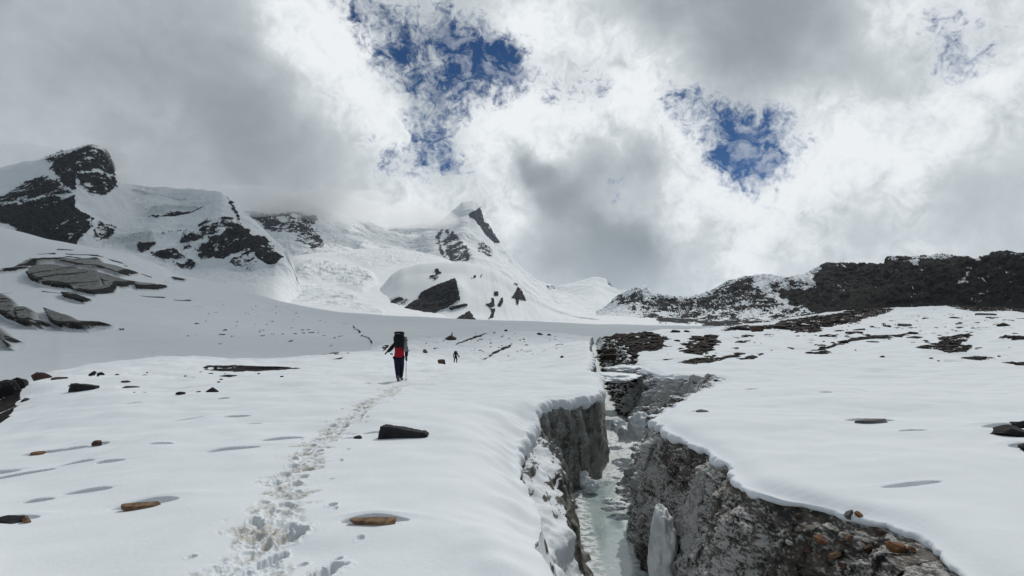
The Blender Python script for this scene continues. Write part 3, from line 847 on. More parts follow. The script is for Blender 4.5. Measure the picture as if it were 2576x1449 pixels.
# hollows in the snow: sheet x, y of the middle, length and depth on the sheet, tilt (deg on the ground), real depth in m
PITS = [(355, 1262, 140, 36, 16, .13), (935, 1310, 150, 36, 6, .14), (30, 1308, 130, 34, 12, .12), (575, 1127, 110, 12, 24, .12), (700, 1101, 90, 8, 20, .10), (230, 1232, 96, 10, 22, .09),
        (100, 1138, 90, 10, 16, .10), (182, 1127, 76, 9, 16, .10), (250, 1116, 36, 9, 10, .07), (190, 1166, 90, 9, 16, .10), (272, 1160, 60, 5, 16, .07), (50, 1195, 150, 6, 22, .11), (600, 1045, 56, 4, 20, .09), (640, 1065, 36, 3, 14, .05),
        (90, 1262, 60, 5, 30, .07), (-30, 1190, 140, 10, 22, .2), (2190, 1053, 110, 17, -6, .09), (1765, 1042, 46, 7, 0, .06), (1888, 983, 44, 4, 0, .06), (1885, 962, 40, 3, 0, .05), (2540, 1075, 110, 16, -8, .16), (2590, 1122, 90, 24, -4, .16),
        (2300, 1213, 150, 3, 4, .035), (1180, 1235, 0.1, 0.1, 0, 0), (2290, 1082, 70, 4, 3, .05), (2400, 905, 60, 4, 0, .07), (880, 1097, 40, 6, 6, .04), (470, 955, 60, 3, 4, .06), (560, 1000, 30, 3, 4, .06), (950, 1083, 60, 4, 3, .05),
        (480, 1050, 70, 3, 14, .05), (330, 1020, 40, 3, 10, .05), (410, 1118, 50, 3, 14, .05), (1060, 965, 90, 5, 0, -.05), (2080, 990, 30, 3, 0, .04), (850, 960, 60, 2.5, 5, .05), (1330, 893, 22, 2, 0, .08), (620, 931, 225, 7, 0, .30)]
_pits = []
for (x, y, L, h, tl, dz) in PITS:
    if dz == 0:
        continue
    cx_, cy_, cz_ = hit(x, y)
    s = cy_ / FPX
    half = max(L * s * 0.5, 0.05)
    # depth along the view: foreshortened by the low eye
    dep = max(h * s / max(-cz_ / cy_, 0.03) * 0.28, 0.06)
    _pits.append((cx_, cy_, half, min(dep, half * 1.3), math.radians(tl), dz))

# the trodden trail
TRAIL = [(600, 1500), (628, 1426), (655, 1358), (692, 1326), (688, 1290), (728, 1244), (724, 1212), (765, 1167), (783, 1135), (810, 1108), (833, 1080), (860, 1062), (897, 1039), (919, 1017), (956, 994), (988, 980), (1008, 962)]
_tr = np.array([hit(x, y)[:2] for x, y in TRAIL])
TRAIL2 = [(1060, 950), (1095, 935), (1118, 922), (1138, 914), (1160, 900), (1172, 885), (1185, 868), (1210, 856)]
_tr2 = np.array([hit(x, y)[:2] for x, y in TRAIL2])


def footprints():
    rnd = random.Random(5)
    out = []
    for tr, step, wid, cross in ((_tr, 0.15, 0.13, 1), (_tr2, 0.42, 0.12, 0.4)):
        seg = np.linalg.norm(np.diff(tr, axis=0), axis=1)
        cum = np.concatenate([[0], np.cumsum(seg)])
        s, k = 0.0, 0
        while s < cum[-1]:
            x = np.interp(s, cum, tr[:, 0]); y = np.interp(s, cum, tr[:, 1])
            i = min(np.searchsorted(cum, s, side='right') - 1, len(seg) - 1)
            d = (tr[i + 1] - tr[i]) / seg[i]
            side = (-1) ** k * wid * rnd.uniform(0.2, 1.3)
            ang = math.atan2(d[0], d[1]) + rnd.uniform(-0.35, 0.35)
            out.append((x + d[1] * side, y - d[0] * side, ang, rnd.uniform(0.08, 0.16), rnd.uniform(0.04, 0.075), rnd.uniform(0.02, 0.075) * (1 if tr is _tr else .8)))
            if rnd.random() < 0.35 * cross:   # strays beside the trail
                w = rnd.choice((-1, 1)) * rnd.uniform(0.3, 0.55)
                out.append((x + d[1] * w, y - d[0] * w, rnd.uniform(-.7, .7), rnd.uniform(.03, .09), rnd.uniform(.02, .045), rnd.uniform(.02, .05)))
            s += step * rnd.uniform(0.7, 1.4)
            k += 1
    # single deep steps beside the trail
    for x, y, a, l, w, z in ((820, 1432, .3, .16, .09, .10), (735, 1340, .2, .17, .1, .1), (835, 1276, .2, .07, .04, .05), (760, 1405, .4, .05, .03, .04), (850, 1395, .2, .05, .03, .04), (905, 1352, .1, .05, .03, .03), (700, 1385, .2, .1, .06, .07)):
        h = hit(x, y)
        out.append((h[0], h[1], a, l, w, z))
    return out


FOOT = footprints()


def pit_shape(u, v):
    """u along, v across (+ = far side); far wall steep, near side gentle"""
    r = u * u + np.where(v > 0, (v / 0.85) ** 2, v * v)
    core = np.where(v > 0, sstep(r, 1.15, 0.62), sstep(r, 1.15, 0.5))
    lean = 0.25 + 0.75 * sstep(v, -1.0, 0.35)
    return core * lean


def snow_h(X, Y, detail=True):
    """height of the snow surface and its dirt and bare-stone attributes"""
    shp = X.shape
    X, Y = X.ravel(), Y.ravel()
    Z = base_h(X, Y)
    far = np.clip(Y / 14.0, 0.35, 6)
    Z = Z + fbm(X / 2.6, Y / 2.1, None, 3) * 0.13 * np.sqrt(far)
    Z = Z + fbm(X / 9.0 + 5, Y / 7.0, None, 3) * 0.34 * sstep(Y, 5, 22)
    # wind shelves: low asymmetric steps whose steep side faces the camera
    w = fbm(X / 3.2, Y / 3.2, None, 2)
    ph = (Y * 0.80 - X * 0.30) / 1.9 + w * 1.5
    saw = ph - np.floor(ph)
    prof = np.where(saw < 0.82, saw / 0.82, (1 - saw) / 0.18)
    Z = Z + (sstep(prof, 0, 1) - 0.5) * 0.085 * sstep(fbm(X / 5 + 31, Y / 4, None, 2), -0.15, 0.5) * sstep(X, 0.5, -1.5)
    dirt = np.zeros_like(Z)
    rock = np.zeros_like(Z)
    wx = fbm(X * 2.2, Y * 2.2, None, 3) * 0.12
    for (cx_, cy_, L, dp, tl, dz) in _pits:
        m = (np.abs(X - cx_) < L * 2.2 + .2) & (np.abs(Y - cy_) < L * 1.2 + dp * 2.2 + .2)
        if not m.any():
            continue
        dx, dy = X[m] - cx_, Y[m] - cy_
        c, s = math.cos(tl), math.sin(tl)
        u, v = (dx * c + dy * s) / L, (-dx * s + dy * c + wx[m] * dp * 1.2 + 0.32 * dp * ((dx / L) ** 2) * (1 if L > .2 else .3)) / dp
        u = u * (1 + .14 * u * (1 if (cx_ * 7) % 1 > .4 else -1)) + wx[m] * 1.2
        ps = pit_shape(u, v)
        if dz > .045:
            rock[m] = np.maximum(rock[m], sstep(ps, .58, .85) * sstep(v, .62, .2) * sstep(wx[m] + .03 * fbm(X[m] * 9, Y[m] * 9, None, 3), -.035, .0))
        Z[m] -= ps * dz * 1.9
        # the heave of drifted snow behind the hollow
        Z[m] += 0.22 * dz * np.exp(-((u * 0.8) ** 2) - ((v - 1.5) / 0.7) ** 2)
    tm = (Y < 140)
    d1 = line_d(X, Y, _tr)
    near = sstep(d1 + .5 * fbm(X * 2.6, Y * 2.6, None, 3), 0.27, 0.05)
    churn = fbm(X * 7, Y * 7, None, 4, 0.6)
    grit = fbm(X * 19, Y * 19, None, 3, 0.6)
    Z -= near * (0.015 + 0.055 * churn + 0.018 * grit)
    dirt = np.maximum(dirt, near * sstep(fbm(X * 3, Y * 3, None, 3), -0.2, 0.2) * 0.9)
    d2 = line_d(X, Y, _tr2)
    Z -= sstep(d2, 0.5, 0.1) * 0.03
    for (fx, fy, a, l, w_, dz) in FOOT:
        R = l * 2.4
        i0 = (np.abs(X - fx) < R) & (np.abs(Y - fy) < R)
        if not i0.any():
            continue
        dx, dy = X[i0] - fx, Y[i0] - fy
        c, s = math.cos(a), math.sin(a)
        v, u = dx * s + dy * c, dx * c - dy * s
        r = np.sqrt((u / w_) ** 2 + (v / l) ** 2) + churn[i0] * 0.9
        Z[i0] -= dz * .85 * sstep(r, 1.1, 0.7)
        Z[i0] += 0.16 * dz * np.exp(-((r - 1.3) / 0.22) ** 2) * (1 + churn[i0])
        dirt[i0] = np.maximum(dirt[i0], sstep(r, 1.2, 0.6) * (0.5 + 0.7 * churn[i0]) * (1.0 if l > .1 else 0.2))
    return Z.reshape(shp), np.clip(dirt, 0, 1).reshape(shp), rock.reshape(shp)


# crevasse rims and foot lines as X against distance
D_ = [0.5, 3.0, 4.0, 5.0, 6.0, 7.0, 8.2, 9.4, 10.8, 12.0, 13.4, 14.4, 15.2, 15.9, 16.8, 17.6, 18.4, 19.2, 20, 22, 25, 27, 30, 36, 42, 50, 60, 75, 90, 110, 130, 220]
XL = [.45, .35, .33, .17, .30, .30, .12, .06, .12, .32, .50, .62, .95, 1.75, 2.45, 2.72, 2.80, 2.95, 3.1, 3.4, 3.5, 3.6, 3.95, 4.9, 5.9, 7.0, 8.3, 10.2, 12.2, 15.2, 18.5, 32]
DR = [0.5, 3.0, 4.0, 4.5, 5.0, 5.6, 6.1, 6.4, 7.0, 7.7, 8.6, 9.7, 10.6, 11.3, 11.9, 12.6, 14.0, 15.2, 16.6, 18, 19.6, 21, 23.2, 24.0, 24.7, 26, 28, 33, 40, 50, 64, 80, 95, 110, 130, 220]
XR = [3.5, 3.40, 3.26, 3.40, 3.62, 3.56, 3.30, 2.75, 2.80, 3.00, 3.12, 3.02, 2.90, 2.85, 3.00, 3.35, 4.05, 4.7, 5.3, 6.2, 7.2, 8.0, 8.55, 8.2, 7.4, 6.9, 6.8, 7.4, 8.6, 10.2, 12.2, 14.8, 16.6, 18.6, 20.5, 34]


def rim(D, dd, xx, amp, seed):
    j = fbm(D * 1.1 + seed, D * 0 + seed, None, 4, 0.6) * amp + fbm(D * 6.0 + seed, D * 0 + 3.3, None, 3, 0.6) * amp * 0.3
    return smooth_interp(D, dd, xx, 0.12) + j * np.clip(D / 8, 0.5, 3)


def xl(D): return rim(D, D_, XL, 0.16 * (0.35 + 0.65 * sstep(np.asarray(D, float), 8, 11)), 3.1)
def xr(D): return rim(D, DR, XR, 0.16, 8.7)


def foot_l(D):
    return np.interp(D, [0.5, 5, 8, 10, 12.5, 14.0, 15.5, 16.8, 17.6, 19, 22, 26, 30, 40, 60, 90, 220], [1.35, 1.35, 1.40, 1.45, 1.5, 1.6, 1.75, 2.45, 2.85, 3.1, 3.65, 4.0, 4.6, 6.2, 8.9, 12.9, 32.4])


def foot_r(D):
    return np.interp(D, [0.5, 7, 11, 13, 15, 16.6, 18, 20, 22, 24, 26, 30, 40, 60, 90, 220], [2.45, 2.50, 2.55, 2.8, 3.0, 3.12, 3.7, 4.2, 4.7, 5.1, 5.3, 5.6, 6.9, 9.6, 13.4, 32.8])


def floor_z(D):
    return np.interp(D, [0.5, 26, 32, 45, 60, 90, 130, 220], [-4.5, -4.5, -4.6, -4.6, -4.4, -3.6, -4, -10])


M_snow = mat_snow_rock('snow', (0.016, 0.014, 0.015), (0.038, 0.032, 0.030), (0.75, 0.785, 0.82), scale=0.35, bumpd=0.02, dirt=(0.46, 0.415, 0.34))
# fine grain and soft translucency for the snow underfoot
_t = M_snow.node_tree
_b = _t.nodes['Principled BSDF']

ND = 1250


def drows(n, lo=1.0, hi=205.0):
    # most rows where the hollows and prints are: 3.5 to 16 m
    u = np.linspace(0, 1, n)
    return np.exp(np.interp(u, [0, .07, .72, 1], [math.log(lo), math.log(3.4), math.log(17), math.log(hi)]))


def lip(side, D, xe, nl=16):
    """cross-section of the snow lip that rolls over the rim: offsets from the rim and the drop"""
    j = fbm(D * 1.7 + side, D * 0 + 1, None, 3, .5) + .15 * fbm(D * 7 + side, D * 0 + 1, None, 2, .5)
    th = (0.16 + 0.14 * j) * np.clip(D / 9.0, 0.8, 1.5) if side > 0 else (0.075 + 0.12 * j) * np.clip(D / 8.0, 0.7, 2.4)
    if side > 0:
        th = th * (0.15 + 0.85 * sstep(D, 8.0, 10.0))
    th = np.maximum(th, 0.02)
    ang = np.linspace(0, math.pi * 1.05, nl)[None]
    ox = np.sin(ang) * th[:, None] * 0.62
    oz = -(1 - np.cos(ang)) * 0.5 * th[:, None] * 1.35
    return ox * side, oz


def snow_sheet(side, seed):
    D = drows(ND)
    xe = xl(D) if side > 0 else xr(D)
    if side > 0:
        c = np.concatenate([np.linspace(-1.75, -1.02, 30, endpoint=False), np.linspace(-1.02, 0, 660)])
    else:
        c = np.concatenate([np.linspace(0, 1.02, 560), np.linspace(1.02, 1.9, 30)[1:]])
    a_e = xe / D
    far_a = c[0] if side > 0 else c[-1]
    # the fine columns are squeezed between the frame edge and the rim
    if side > 0:
        k = (c[None] + 1.02) / 1.02
        A = np.where(c[None] <= -1.02, c[None], -1.02 + k * (a_e[:, None] + 1.02))
    else:
        k = c[None] / 1.02
        A = np.where(c[None] >= 1.02, c[None], a_e[:, None] + k * (1.02 - np.minimum(a_e, 0.9)[:, None]))
        A = np.where(a_e[:, None] > 0.9, a_e[:, None] + (c[None] / 1.9) * 1.3, A)
    X = A * D[:, None]
    Y = np.repeat(D[:, None], X.shape[1], 1)
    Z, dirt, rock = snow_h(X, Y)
    # the snow sags towards the rim
    xs_ = smooth_interp(D, D_, XL, 0.5) if side > 0 else smooth_interp(D, DR, XR, 0.5)
    dist = np.abs(X - xs_[:, None])
    Z = Z - 0.10 * np.exp(-(dist / 0.22) ** 2)
    if side > 0:
        Z = Z - 0.30 * np.exp(-(dist / 0.55) ** 2) * sstep(Y, 4.5, 6) * sstep(Y, 14.5, 13)
        Z -= 0.10 * np.exp(-(dist / 0.6) ** 2) * fbm(X * 1.5, Y * 1.5, None, 2) * sstep(Y, 16, 12)
    ox, oz = lip(side, D, xe)
    e = -1 if side > 0 else 0
    LX, LZ = xe[:, None] + ox, Z[:, e][:, None] + oz
    LX = LX + 0.02 * fbm(np.repeat(D[:, None], ox.shape[1], 1) * 5, oz * 9, None, 3)
    LY = np.repeat(D[:, None], ox.shape[1], 1)
    z0 = 0 * LX
    if side > 0:
        X, Y, Z, dirt, rock = [np.concatenate([p_, q_[:, 1:]], 1) for p_, q_ in ((X, LX), (Y, LY), (Z, LZ), (dirt, z0), (rock, z0))]
    else:
        X, Y, Z, dirt, rock = [np.concatenate([q_[:, :0:-1], p_], 1) for p_, q_ in ((X, LX), (Y, LY), (Z, LZ), (dirt, z0), (rock, z0))]
    if side < 0:
        rock = np.maximum(rock, right_rock(X, Y, Z))
        Z = Z + rock * 0.0
    else:
        rock = np.maximum(rock, left_rock(X, Y, Z))
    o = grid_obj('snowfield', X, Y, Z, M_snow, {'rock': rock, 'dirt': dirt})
    return o


def spots(X, Y, Z, lst, nscale, sx=1.0):
    p = np.stack([X, Y, Z], -1)
    x, y = sheet_xy(p)
    m = np.zeros(X.shape)
    n = fbm(X / nscale, Y / (nscale * 1.6), None, 4, 0.6)
    n2 = fbm(X / nscale * 3, Y / (nscale * 5), None, 3, 0.6)
    for (st, fx, pts) in lst:
        m = np.maximum(m, st * sstep(poly_sd(x + n * fx * 6, y + n * fx * 1.5, pts), -fx, fx))
    return m, n, n2, x, y


def right_rock(X, Y, Z):
    S = [(1.0, 3, Z3([(0, 650), (100, 570), (200, 590), (290, 575), (430, 610), (420, 640), (400, 680), (330, 700), (250, 700), (230, 780), (150, 800), (0, 750)])),
         (1.0, 3, Z3([(540, 660), (590, 610), (720, 600), (740, 640), (700, 690), (620, 720), (520, 710), (560, 680), (480, 690)])),
         (0.9, 2, Z3([(740, 580), (830, 545), (1070, 540), (1110, 515), (1280, 490), (1450, 470), (1600, 440), (1800, 440), (1740, 470), (1620, 500), (1560, 525), (1330, 560), (1250, 585), (1080, 560), (960, 575), (850, 570)])),
         (0.9, 2, Z3([(1240, 570), (1350, 555), (1370, 575), (1280, 588)])), (0.85, 2, Z3([(1310, 690), (1480, 645), (1540, 615), (1700, 600), (1880, 595), (1850, 612), (1560, 635), (1380, 690), (1440, 712), (1250, 712)])),
         (0.95, 2, Z3([(1905, 680), (2000, 650), (2080, 640), (2070, 615), (2260, 590), (2240, 620), (2190, 655), (2280, 670), (2220, 700), (2130, 710), (2060, 690), (2000, 685)])),
         (0.9, 2, Z3([(2175, 740), (2290, 722), (2370, 735), (2440, 745), (2300, 755)])), (0.85, 2, Z3([(2420, 765), (2576, 765), (2650, 775), (2576, 785)])), (0.9, 2, Z3([(2420, 610), (2540, 605), (2650, 605), (2576, 628), (2490, 622)])),
         (0.9, 2, Z3([(515, 770), (560, 745), (640, 735), (720, 720), (700, 745), (600, 778)])), (0.8, 1.5, Z3([(640, 755), (800, 725), (890, 705), (860, 730), (740, 755), (620, 775)])),
         (0.9, 2, Z3([(870, 750), (910, 725), (1000, 710), (990, 730), (940, 748)])), (0.8, 1.5, Z3([(395, 755), (480, 735), (430, 755)])), (.9, 1.5, Z3([(880, 605), (960, 600), (940, 615)])), (.8, 1.2, Z3([(830, 645), (950, 628), (880, 648)])),
         (.8, 1.2, Z3([(820, 680), (870, 672), (850, 685)])), (.9, 2, Z3([(1700, 545), (1780, 538), (1770, 555)])), (.85, 1.5, Z3([(2110, 497), (2200, 494), (2180, 503)])), (.9, 2, Z3([(1180, 605), (1230, 600), (1220, 613)])),
         (.85, 1.5, Z3([(2190, 578), (2260, 572), (2240, 582)])), (.8, 1.5, Z3([(2000, 448), (2060, 442), (2050, 450)])), (.8, 1.5, Z3([(1330, 605), (1460, 597), (1440, 612), (1350, 612)])),
         (1.0, 3, Z3([(2100, 420), (2300, 390), (2700, 360), (2700, 480), (2500, 455), (2300, 460), (2180, 445)])),
         (1.0, 3, [(2500, 1082), (2540, 1062), (2660, 1060), (2660, 1100), (2560, 1100), (2490, 1092)]), (1.0, 3, [(2555, 1120), (2590, 1110), (2660, 1115), (2660, 1140), (2575, 1138)]),
         (0.62, 8, Z3([(500, 600), (1200, 560), (2300, 450), (2576, 500), (2576, 560), (1700, 640), (1000, 700), (450, 760)]))]
    m, n, n2, x, y = spots(X, Y, Z, S[:-1], 1.4)
    z, _, _, _, _ = spots(X, Y, Z, S[-1:], 1.4)
    st = fbm(X / 1.1, Y / 3.2 + X * .1, None, 3, 0.6)
    r = m * sstep(n2 + 0.4 * n, -0.42, -0.18)
    r = np.maximum(r, z * 1.5 * sstep(st, 0.34, 0.42))
    return np.clip(r, 0, 1)


def left_rock(X, Y, Z):
    S = [(1.0, 2, [(512, 925), (520, 919), (600, 918), (640, 920), (720, 923), (760, 925), (720, 931), (640, 934), (560, 934), (515, 931)]), (.9, 1.2, [(548, 946), (575, 942), (600, 944), (575, 949)]),
         (1.0, 3, [(-80, 950), (0, 945), (60, 948), (65, 955), (50, 1000), (30, 1040), (0, 1062), (-80, 1100)]), (.8, 1.5, [(960, 872), (985, 864), (978, 874), (965, 885)]),
         (1.0, 1.3, Z2([(1270, 1171), (1400, 1120), (1500, 1085), (1560, 1068), (1480, 1105), (1350, 1150), (1290, 1175)])), (.8, 2, [(1210, 905), (1240, 885), (1270, 872), (1290, 862), (1285, 872), (1250, 888), (1220, 905)]),
         (.8, 1.2, [(890, 875), (935, 868), (920, 876), (880, 884)]), (.8, 1.2, [(830, 905), (870, 897), (860, 903)]), (.8, 1.2, [(800, 893), (860, 882), (850, 890)])]
    m, n, n2, x, y = spots(X, Y, Z, S, 1.4)
    st = fbm(X / 1.6, Y / 5.0, None, 3, 0.6)
    zone = sstep(poly_sd(x, y, [(780, 900), (1000, 850), (1300, 825), (1460, 850), (1420, 900), (1100, 890), (1000, 900)]), -8, 10)
    r = m * sstep(n2 + .4 * n, -0.5, -0.25)
    r = np.maximum(r, zone * sstep(st, 0.40, 0.46) * sstep(Y, 45, 60))
    zone2 = sstep(poly_sd(x, y, [(180, 920), (700, 905), (700, 950), (400, 985), (180, 975)]), -8, 10)
    r = np.maximum(r, zone2 * sstep(st, 0.50, 0.55) * sstep(Y, 16, 22))
    return np.clip(r, 0, 1)


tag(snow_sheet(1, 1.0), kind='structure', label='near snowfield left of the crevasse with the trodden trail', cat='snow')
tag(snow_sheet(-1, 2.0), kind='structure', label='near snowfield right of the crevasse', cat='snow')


# ---- walls
def mat_wall(name, dark, mid, frost, fs, streak, rough, bd, squash=(1, 1, 1)):
    m, t, b = new_mat(name)
    p0 = pos(t)
    p = vmath(t, 'MULTIPLY', p0, squash).outputs[0]
    fr = attr(t, 'frost')
    sn = attr(t, 'snow')
    n1 = noise(t, p, fs, 7, 0.68)
    n2 = noise(t, p, fs * 5, 5, 0.65)
    sp = vmath(t, 'MULTIPLY', p, (1, 1, streak)).outputs[0]
    n3 = noise(t, sp, fs * 1.3, 6, 0.6, 0.4)
    base = mixc(t, smooth(t, n3, 0.38, 0.62), dark, mid)
    sy = t.nodes.new('ShaderNodeSeparateXYZ'); t.links.new(p0, sy.inputs[0])
    fa = smooth(t, sy.outputs[1], 6.0, 22.0, 1.0, 0.15)
    v = mth(t, 'MULTIPLY_ADD', mth(t, 'SUBTRACT', n1, 0.5), 1.7, fr)
    v = mth(t, 'MULTIPLY_ADD', mth(t, 'MULTIPLY', mth(t, 'SUBTRACT', n2, 0.5), fa), 3.2, v)
    col = mixc(t, smooth(t, v, 0.30, 1.0), base, frost)
    snv = mth(t, 'MULTIPLY_ADD', mth(t, 'SUBTRACT', n1, 0.5), 0.5, sn)
    snf = smooth(t, snv, 0.4, 0.62)
    col = mixc(t, snf, col, (0.75, 0.785, 0.82))
    t.links.new(col, b.inputs['Base Color'])
    t.links.new(mth(t, 'MULTIPLY_ADD', snf, 0.8 - rough, rough), b.inputs['Roughness'])
    b.inputs['Specular IOR Level'].default_value = 0.35
    h = mth(t, 'MULTIPLY_ADD', n2, 0.5, n1)
    bump(t, b, h, 0.9, bd)
    return m


M_rwall = mat_wall('frosted_moraine', (0.022, 0.019, 0.016), (0.125, 0.105, 0.086), (0.45, 0.44, 0.425), 7.0, 1.0, 0.7, 0.05, (1, .45, 1))
M_lwall = mat_wall('dirty_ice', (0.040, 0.036, 0.030), (0.20, 0.195, 0.175), (0.37, 0.38, 0.365), 3.0, 0.22, 0.38, 0.03)


WALLS = {}


def wall(side, d0, d1, nd, nt, name, m, label):
    D = np.exp(np.linspace(math.log(d0), math.log(d1), nd))
    xe = xl(D) if side > 0 else xr(D)
    xb = foot_l(D) if side > 0 else foot_r(D)
    ed = xe - side * 0.0
    zt, _, _ = snow_h(ed[:, None], D[:, None])
    zt = zt[:, 0] - (0.12 if side < 0 else 0.04 + 0.08 * sstep(D, 8, 10))
    if side > 0:
        zt = zt - 0.10 - 0.30 * sstep(D, 4.5, 6) * sstep(D, 14.5, 13)
    zb = floor_z(D) - 0.5
    t = np.linspace(0, 1, nt)[None]
    Dg = np.repeat(D[:, None], nt, 1)
    tt = np.repeat(t, nd, 0)
    Z = zt[:, None] + (zb - zt)[:, None] * t
    # lateral profile
    if side > 0:
        near = sstep(Dg, 8.6, 7.0)                       # slumped snow bank close by
        shelf = sstep(Dg, 7.6, 8.8) * sstep(Dg, 13.9, 13.0)
        prof_v = tt ** 1.15
        prof_s = 0.62 * sstep(tt, 0.12, 0.34) + 0.38 * sstep(tt, 0.34, 1.0)
        prof_n = sstep(tt, -0.25, 1.15) ** 1.2
        pr = prof_v * (1 - near) * (1 - shelf) + shelf * prof_s + near * prof_n
        X = (xe - 0.05)[:, None] + (xb - xe + .05)[:, None] * pr
    else:
        far = sstep(Dg, 12.5, 17)
        pr = (tt ** 0.75) * (1 - far) + far * (tt ** 1.0)
        X = (xe + 0.05)[:, None] + (xb - xe - .05)[:, None] * pr
    Y = Dg.copy()
    p = np.stack([X, Y, Z], -1)
    n = normals(p)
    if side > 0:
        n = np.where((n[..., 0:1] < 0), -n, n)
    else:
        n = np.where((n[..., 0:1] > 0), -n, n)
    q = p
    if side > 0:
        fl = fbm((q[..., 0] + q[..., 1]) * 1.5, q[..., 1] * 1.1, q[..., 2] * 0.28, 5, 0.55, ridged=True)
        lump = fbm(q[..., 0] * 1.3, q[..., 1] * 1.3, q[..., 2] * 1.5, 4, 0.42)
        ice = sstep(Dg, 12.8, 14.2)
        amt = (fl * 0.30 - 0.1) * (0.25 + 0.75 * ice) + lump * (0.34 - 0.15 * ice)
        frost = 0.22 + 0.5 * fl * ice
        nearg = sstep(Dg, 9.6, 8.2)
    else:
        st = q[..., 2] * 1.1 - q[..., 1] * 0.55
        lay = fbm(q[..., 0] * 0.9 + q[..., 1] * 0.4, q[..., 1] * 0.8 + 4, st * 0 + q[..., 2] * 0.5, 4, 0.55)
        fn = fbm(q[..., 0] * 4, q[..., 1] * 1.7 + q[..., 2] * 1.5, q[..., 2] * 3.2, 5, 0.62, ridged=True)
        fn2 = fbm(q[..., 0] * 12, q[..., 1] * 6, q[..., 2] * 13, 4, 0.65)
        diag = fbm((q[..., 1] + q[..., 2] * 1.0) * 0.75, (q[..., 0]) * 1.5, q[..., 2] * .15, 4, 0.6, ridged=True)
        fine = sstep(Dg, 22, 9)
        amt = lay * 0.55 + fn * 0.09 + diag * 0.26 + fn2 * 0.07 * fine
        strat = fbm((q[..., 1] * .8 + q[..., 2] * 1.3) * 1.6, q[..., 0] * .5, q[..., 2] * .3, 4, 0.65, ridged=True)
        patch = fbm(q[..., 0] * 0.9 + 3, q[..., 1] * 0.9, q[..., 2] * 0.9, 3)
        frost = 0.22 + 0.28 * fn + 1.1 * fn2 * (.3 + .7 * fine) + patch * 1.0 + (0.55 + .5 * (1 - fine)) * diag + 0.04 * sstep(Dg, 13, 16) * sstep(Dg, 29, 25)
        frost -= 0.75 * sstep(tt, 0.40, 0.8) * sstep(Dg, 9, 5)
        frost -= .35 * sstep(tt, 0.10, 0.0)
        mid_ = sstep(Dg, 12, 15) * sstep(Dg, 40, 30)
        frost += mid_ * ((strat - .45) * 1.3 + (fn2 * 1.2) - .15)
        amt = amt + mid_ * (strat - .4) * .35
    env = sstep(tt, 0.0, 0.10) if side < 0 else sstep(tt, 0.0, 0.06 + 0.3 * sstep(Dg, 9.5, 8))
    p = p + n * (amt * env)[..., None]
    # snow rests wherever the face lies back
    n2_ = normals(p)
    up = np.abs(n2_[..., 2])
    sn = sstep(up + 0.12 * fbm(q[..., 0] * 2, q[..., 1] * 2, q[..., 2] * 2, 3), 0.56, 0.74)
    if side > 0:
        sn = np.maximum(sn, sstep(up, 0.30, 0.46) * nearg)
        sn = np.maximum(sn, nearg * sstep(fbm(q[..., 0] * 1.5, q[..., 1] * 1.5, q[..., 2] * 1.5, 3), -0.42, -0.25))
        sn = sn * (1 - sstep(Dg, 14.6, 15.4) * 0.75 * sstep(tt, 0.05, 0.12))
        sn = sn * (1 - sstep(Dg, 9.2, 9.8) * sstep(tt, 0.42, 0.55))
    else:
        sn *= 0.75 * sstep(Dg, 4, 16) * sstep(Dg, 60, 30)
        rockf = sstep(Dg, 26, 34)
        frost = frost - rockf * .35
        sn = np.maximum(sn, sstep(Dg, 23, 26) * sstep(up + .3 * fbm(q[..., 0] * .8, q[..., 1] * .8, q[..., 2], 4), .55, .75))
    WALLS[side] = p
    o = grid_obj(name, p[..., 0], p[..., 1], p[..., 2], m, {'frost': frost, 'snow': sn})
    return tag(o, kind='structure', label=label, cat='wall')


wall(1, 1.0, 150, 1000, 240, 'crevasse_wall', M_lwall, 'grey fluted ice wall with slumped snow on the left side of the crevasse')
wall(-1, 1.0, 150, 1300, 420, 'crevasse_wall', M_rwall, 'dark frosted moraine wall on the right side of the crevasse')

# ---- frozen stream
m, t, b = new_mat('stream_ice')
p = pos(t)
n1 = noise(t, p, 0.9, 6, 0.6)
n2 = noise(t, p, 6.0, 6, 0.65)
sepy = t.nodes.new('ShaderNodeSeparateXYZ'); t.links.new(p, sepy.inputs[0])
brash = smooth(t, mth(t, 'MULTIPLY_ADD', mth(t, 'SUBTRACT', n1, 0.5), 9.0, sepy.outputs[1]), 14.8, 17.5)
ic = mixc(t, smooth(t, n1, 0.35, 0.65), (0.30, 0.385, 0.385), (0.42, 0.49, 0.49))
sn = mixc(t, smooth(t, n2, 0.35, 0.62), (0.44, 0.50, 0.50), (0.74, 0.77, 0.78))
f = mth(t, 'MULTIPLY', brash, smooth(t, n2, 0.36, 0.5))
edge = smooth(t, attr(t, 'edge'), 0.35, 0.8)
f = mth(t, 'MAXIMUM', f, mth(t, 'MULTIPLY', edge, smooth(t, n2, 0.42, 0.55)))
crackn = t.nodes.new('ShaderNodeTexVoronoi'); crackn.feature = 'DISTANCE_TO_EDGE'; crackn.inputs['Scale'].default_value = 1.6
t.links.new(vmath(t, 'ADD', p, vmath(t, 'SCALE', noise(t, p, 2.0, 3, .5, color=True), scale=0.8).outputs[0]).outputs[0], crackn.inputs['Vector'])
crk = smooth(t, crackn.outputs['Distance'], 0.03, 0.0)
col = mixc(t, f, ic, sn)
col = mixc(t, mth(t, 'MULTIPLY', crk, 0.45), col, (0.70, 0.74, 0.74))
t.links.new(col, b.inputs['Base Color'])
t.links.new(mth(t, 'MULTIPLY_ADD', f, 0.5, 0.14), b.inputs['Roughness'])
bump(t, b, mth(t, 'MULTIPLY_ADD', mth(t, 'MULTIPLY', f, 0.5), n2, mth(t, 'MULTIPLY', n2, 0.10)), 0.6, 0.02)
D = np.exp(np.linspace(math.log(1.0), math.log(120), 500))
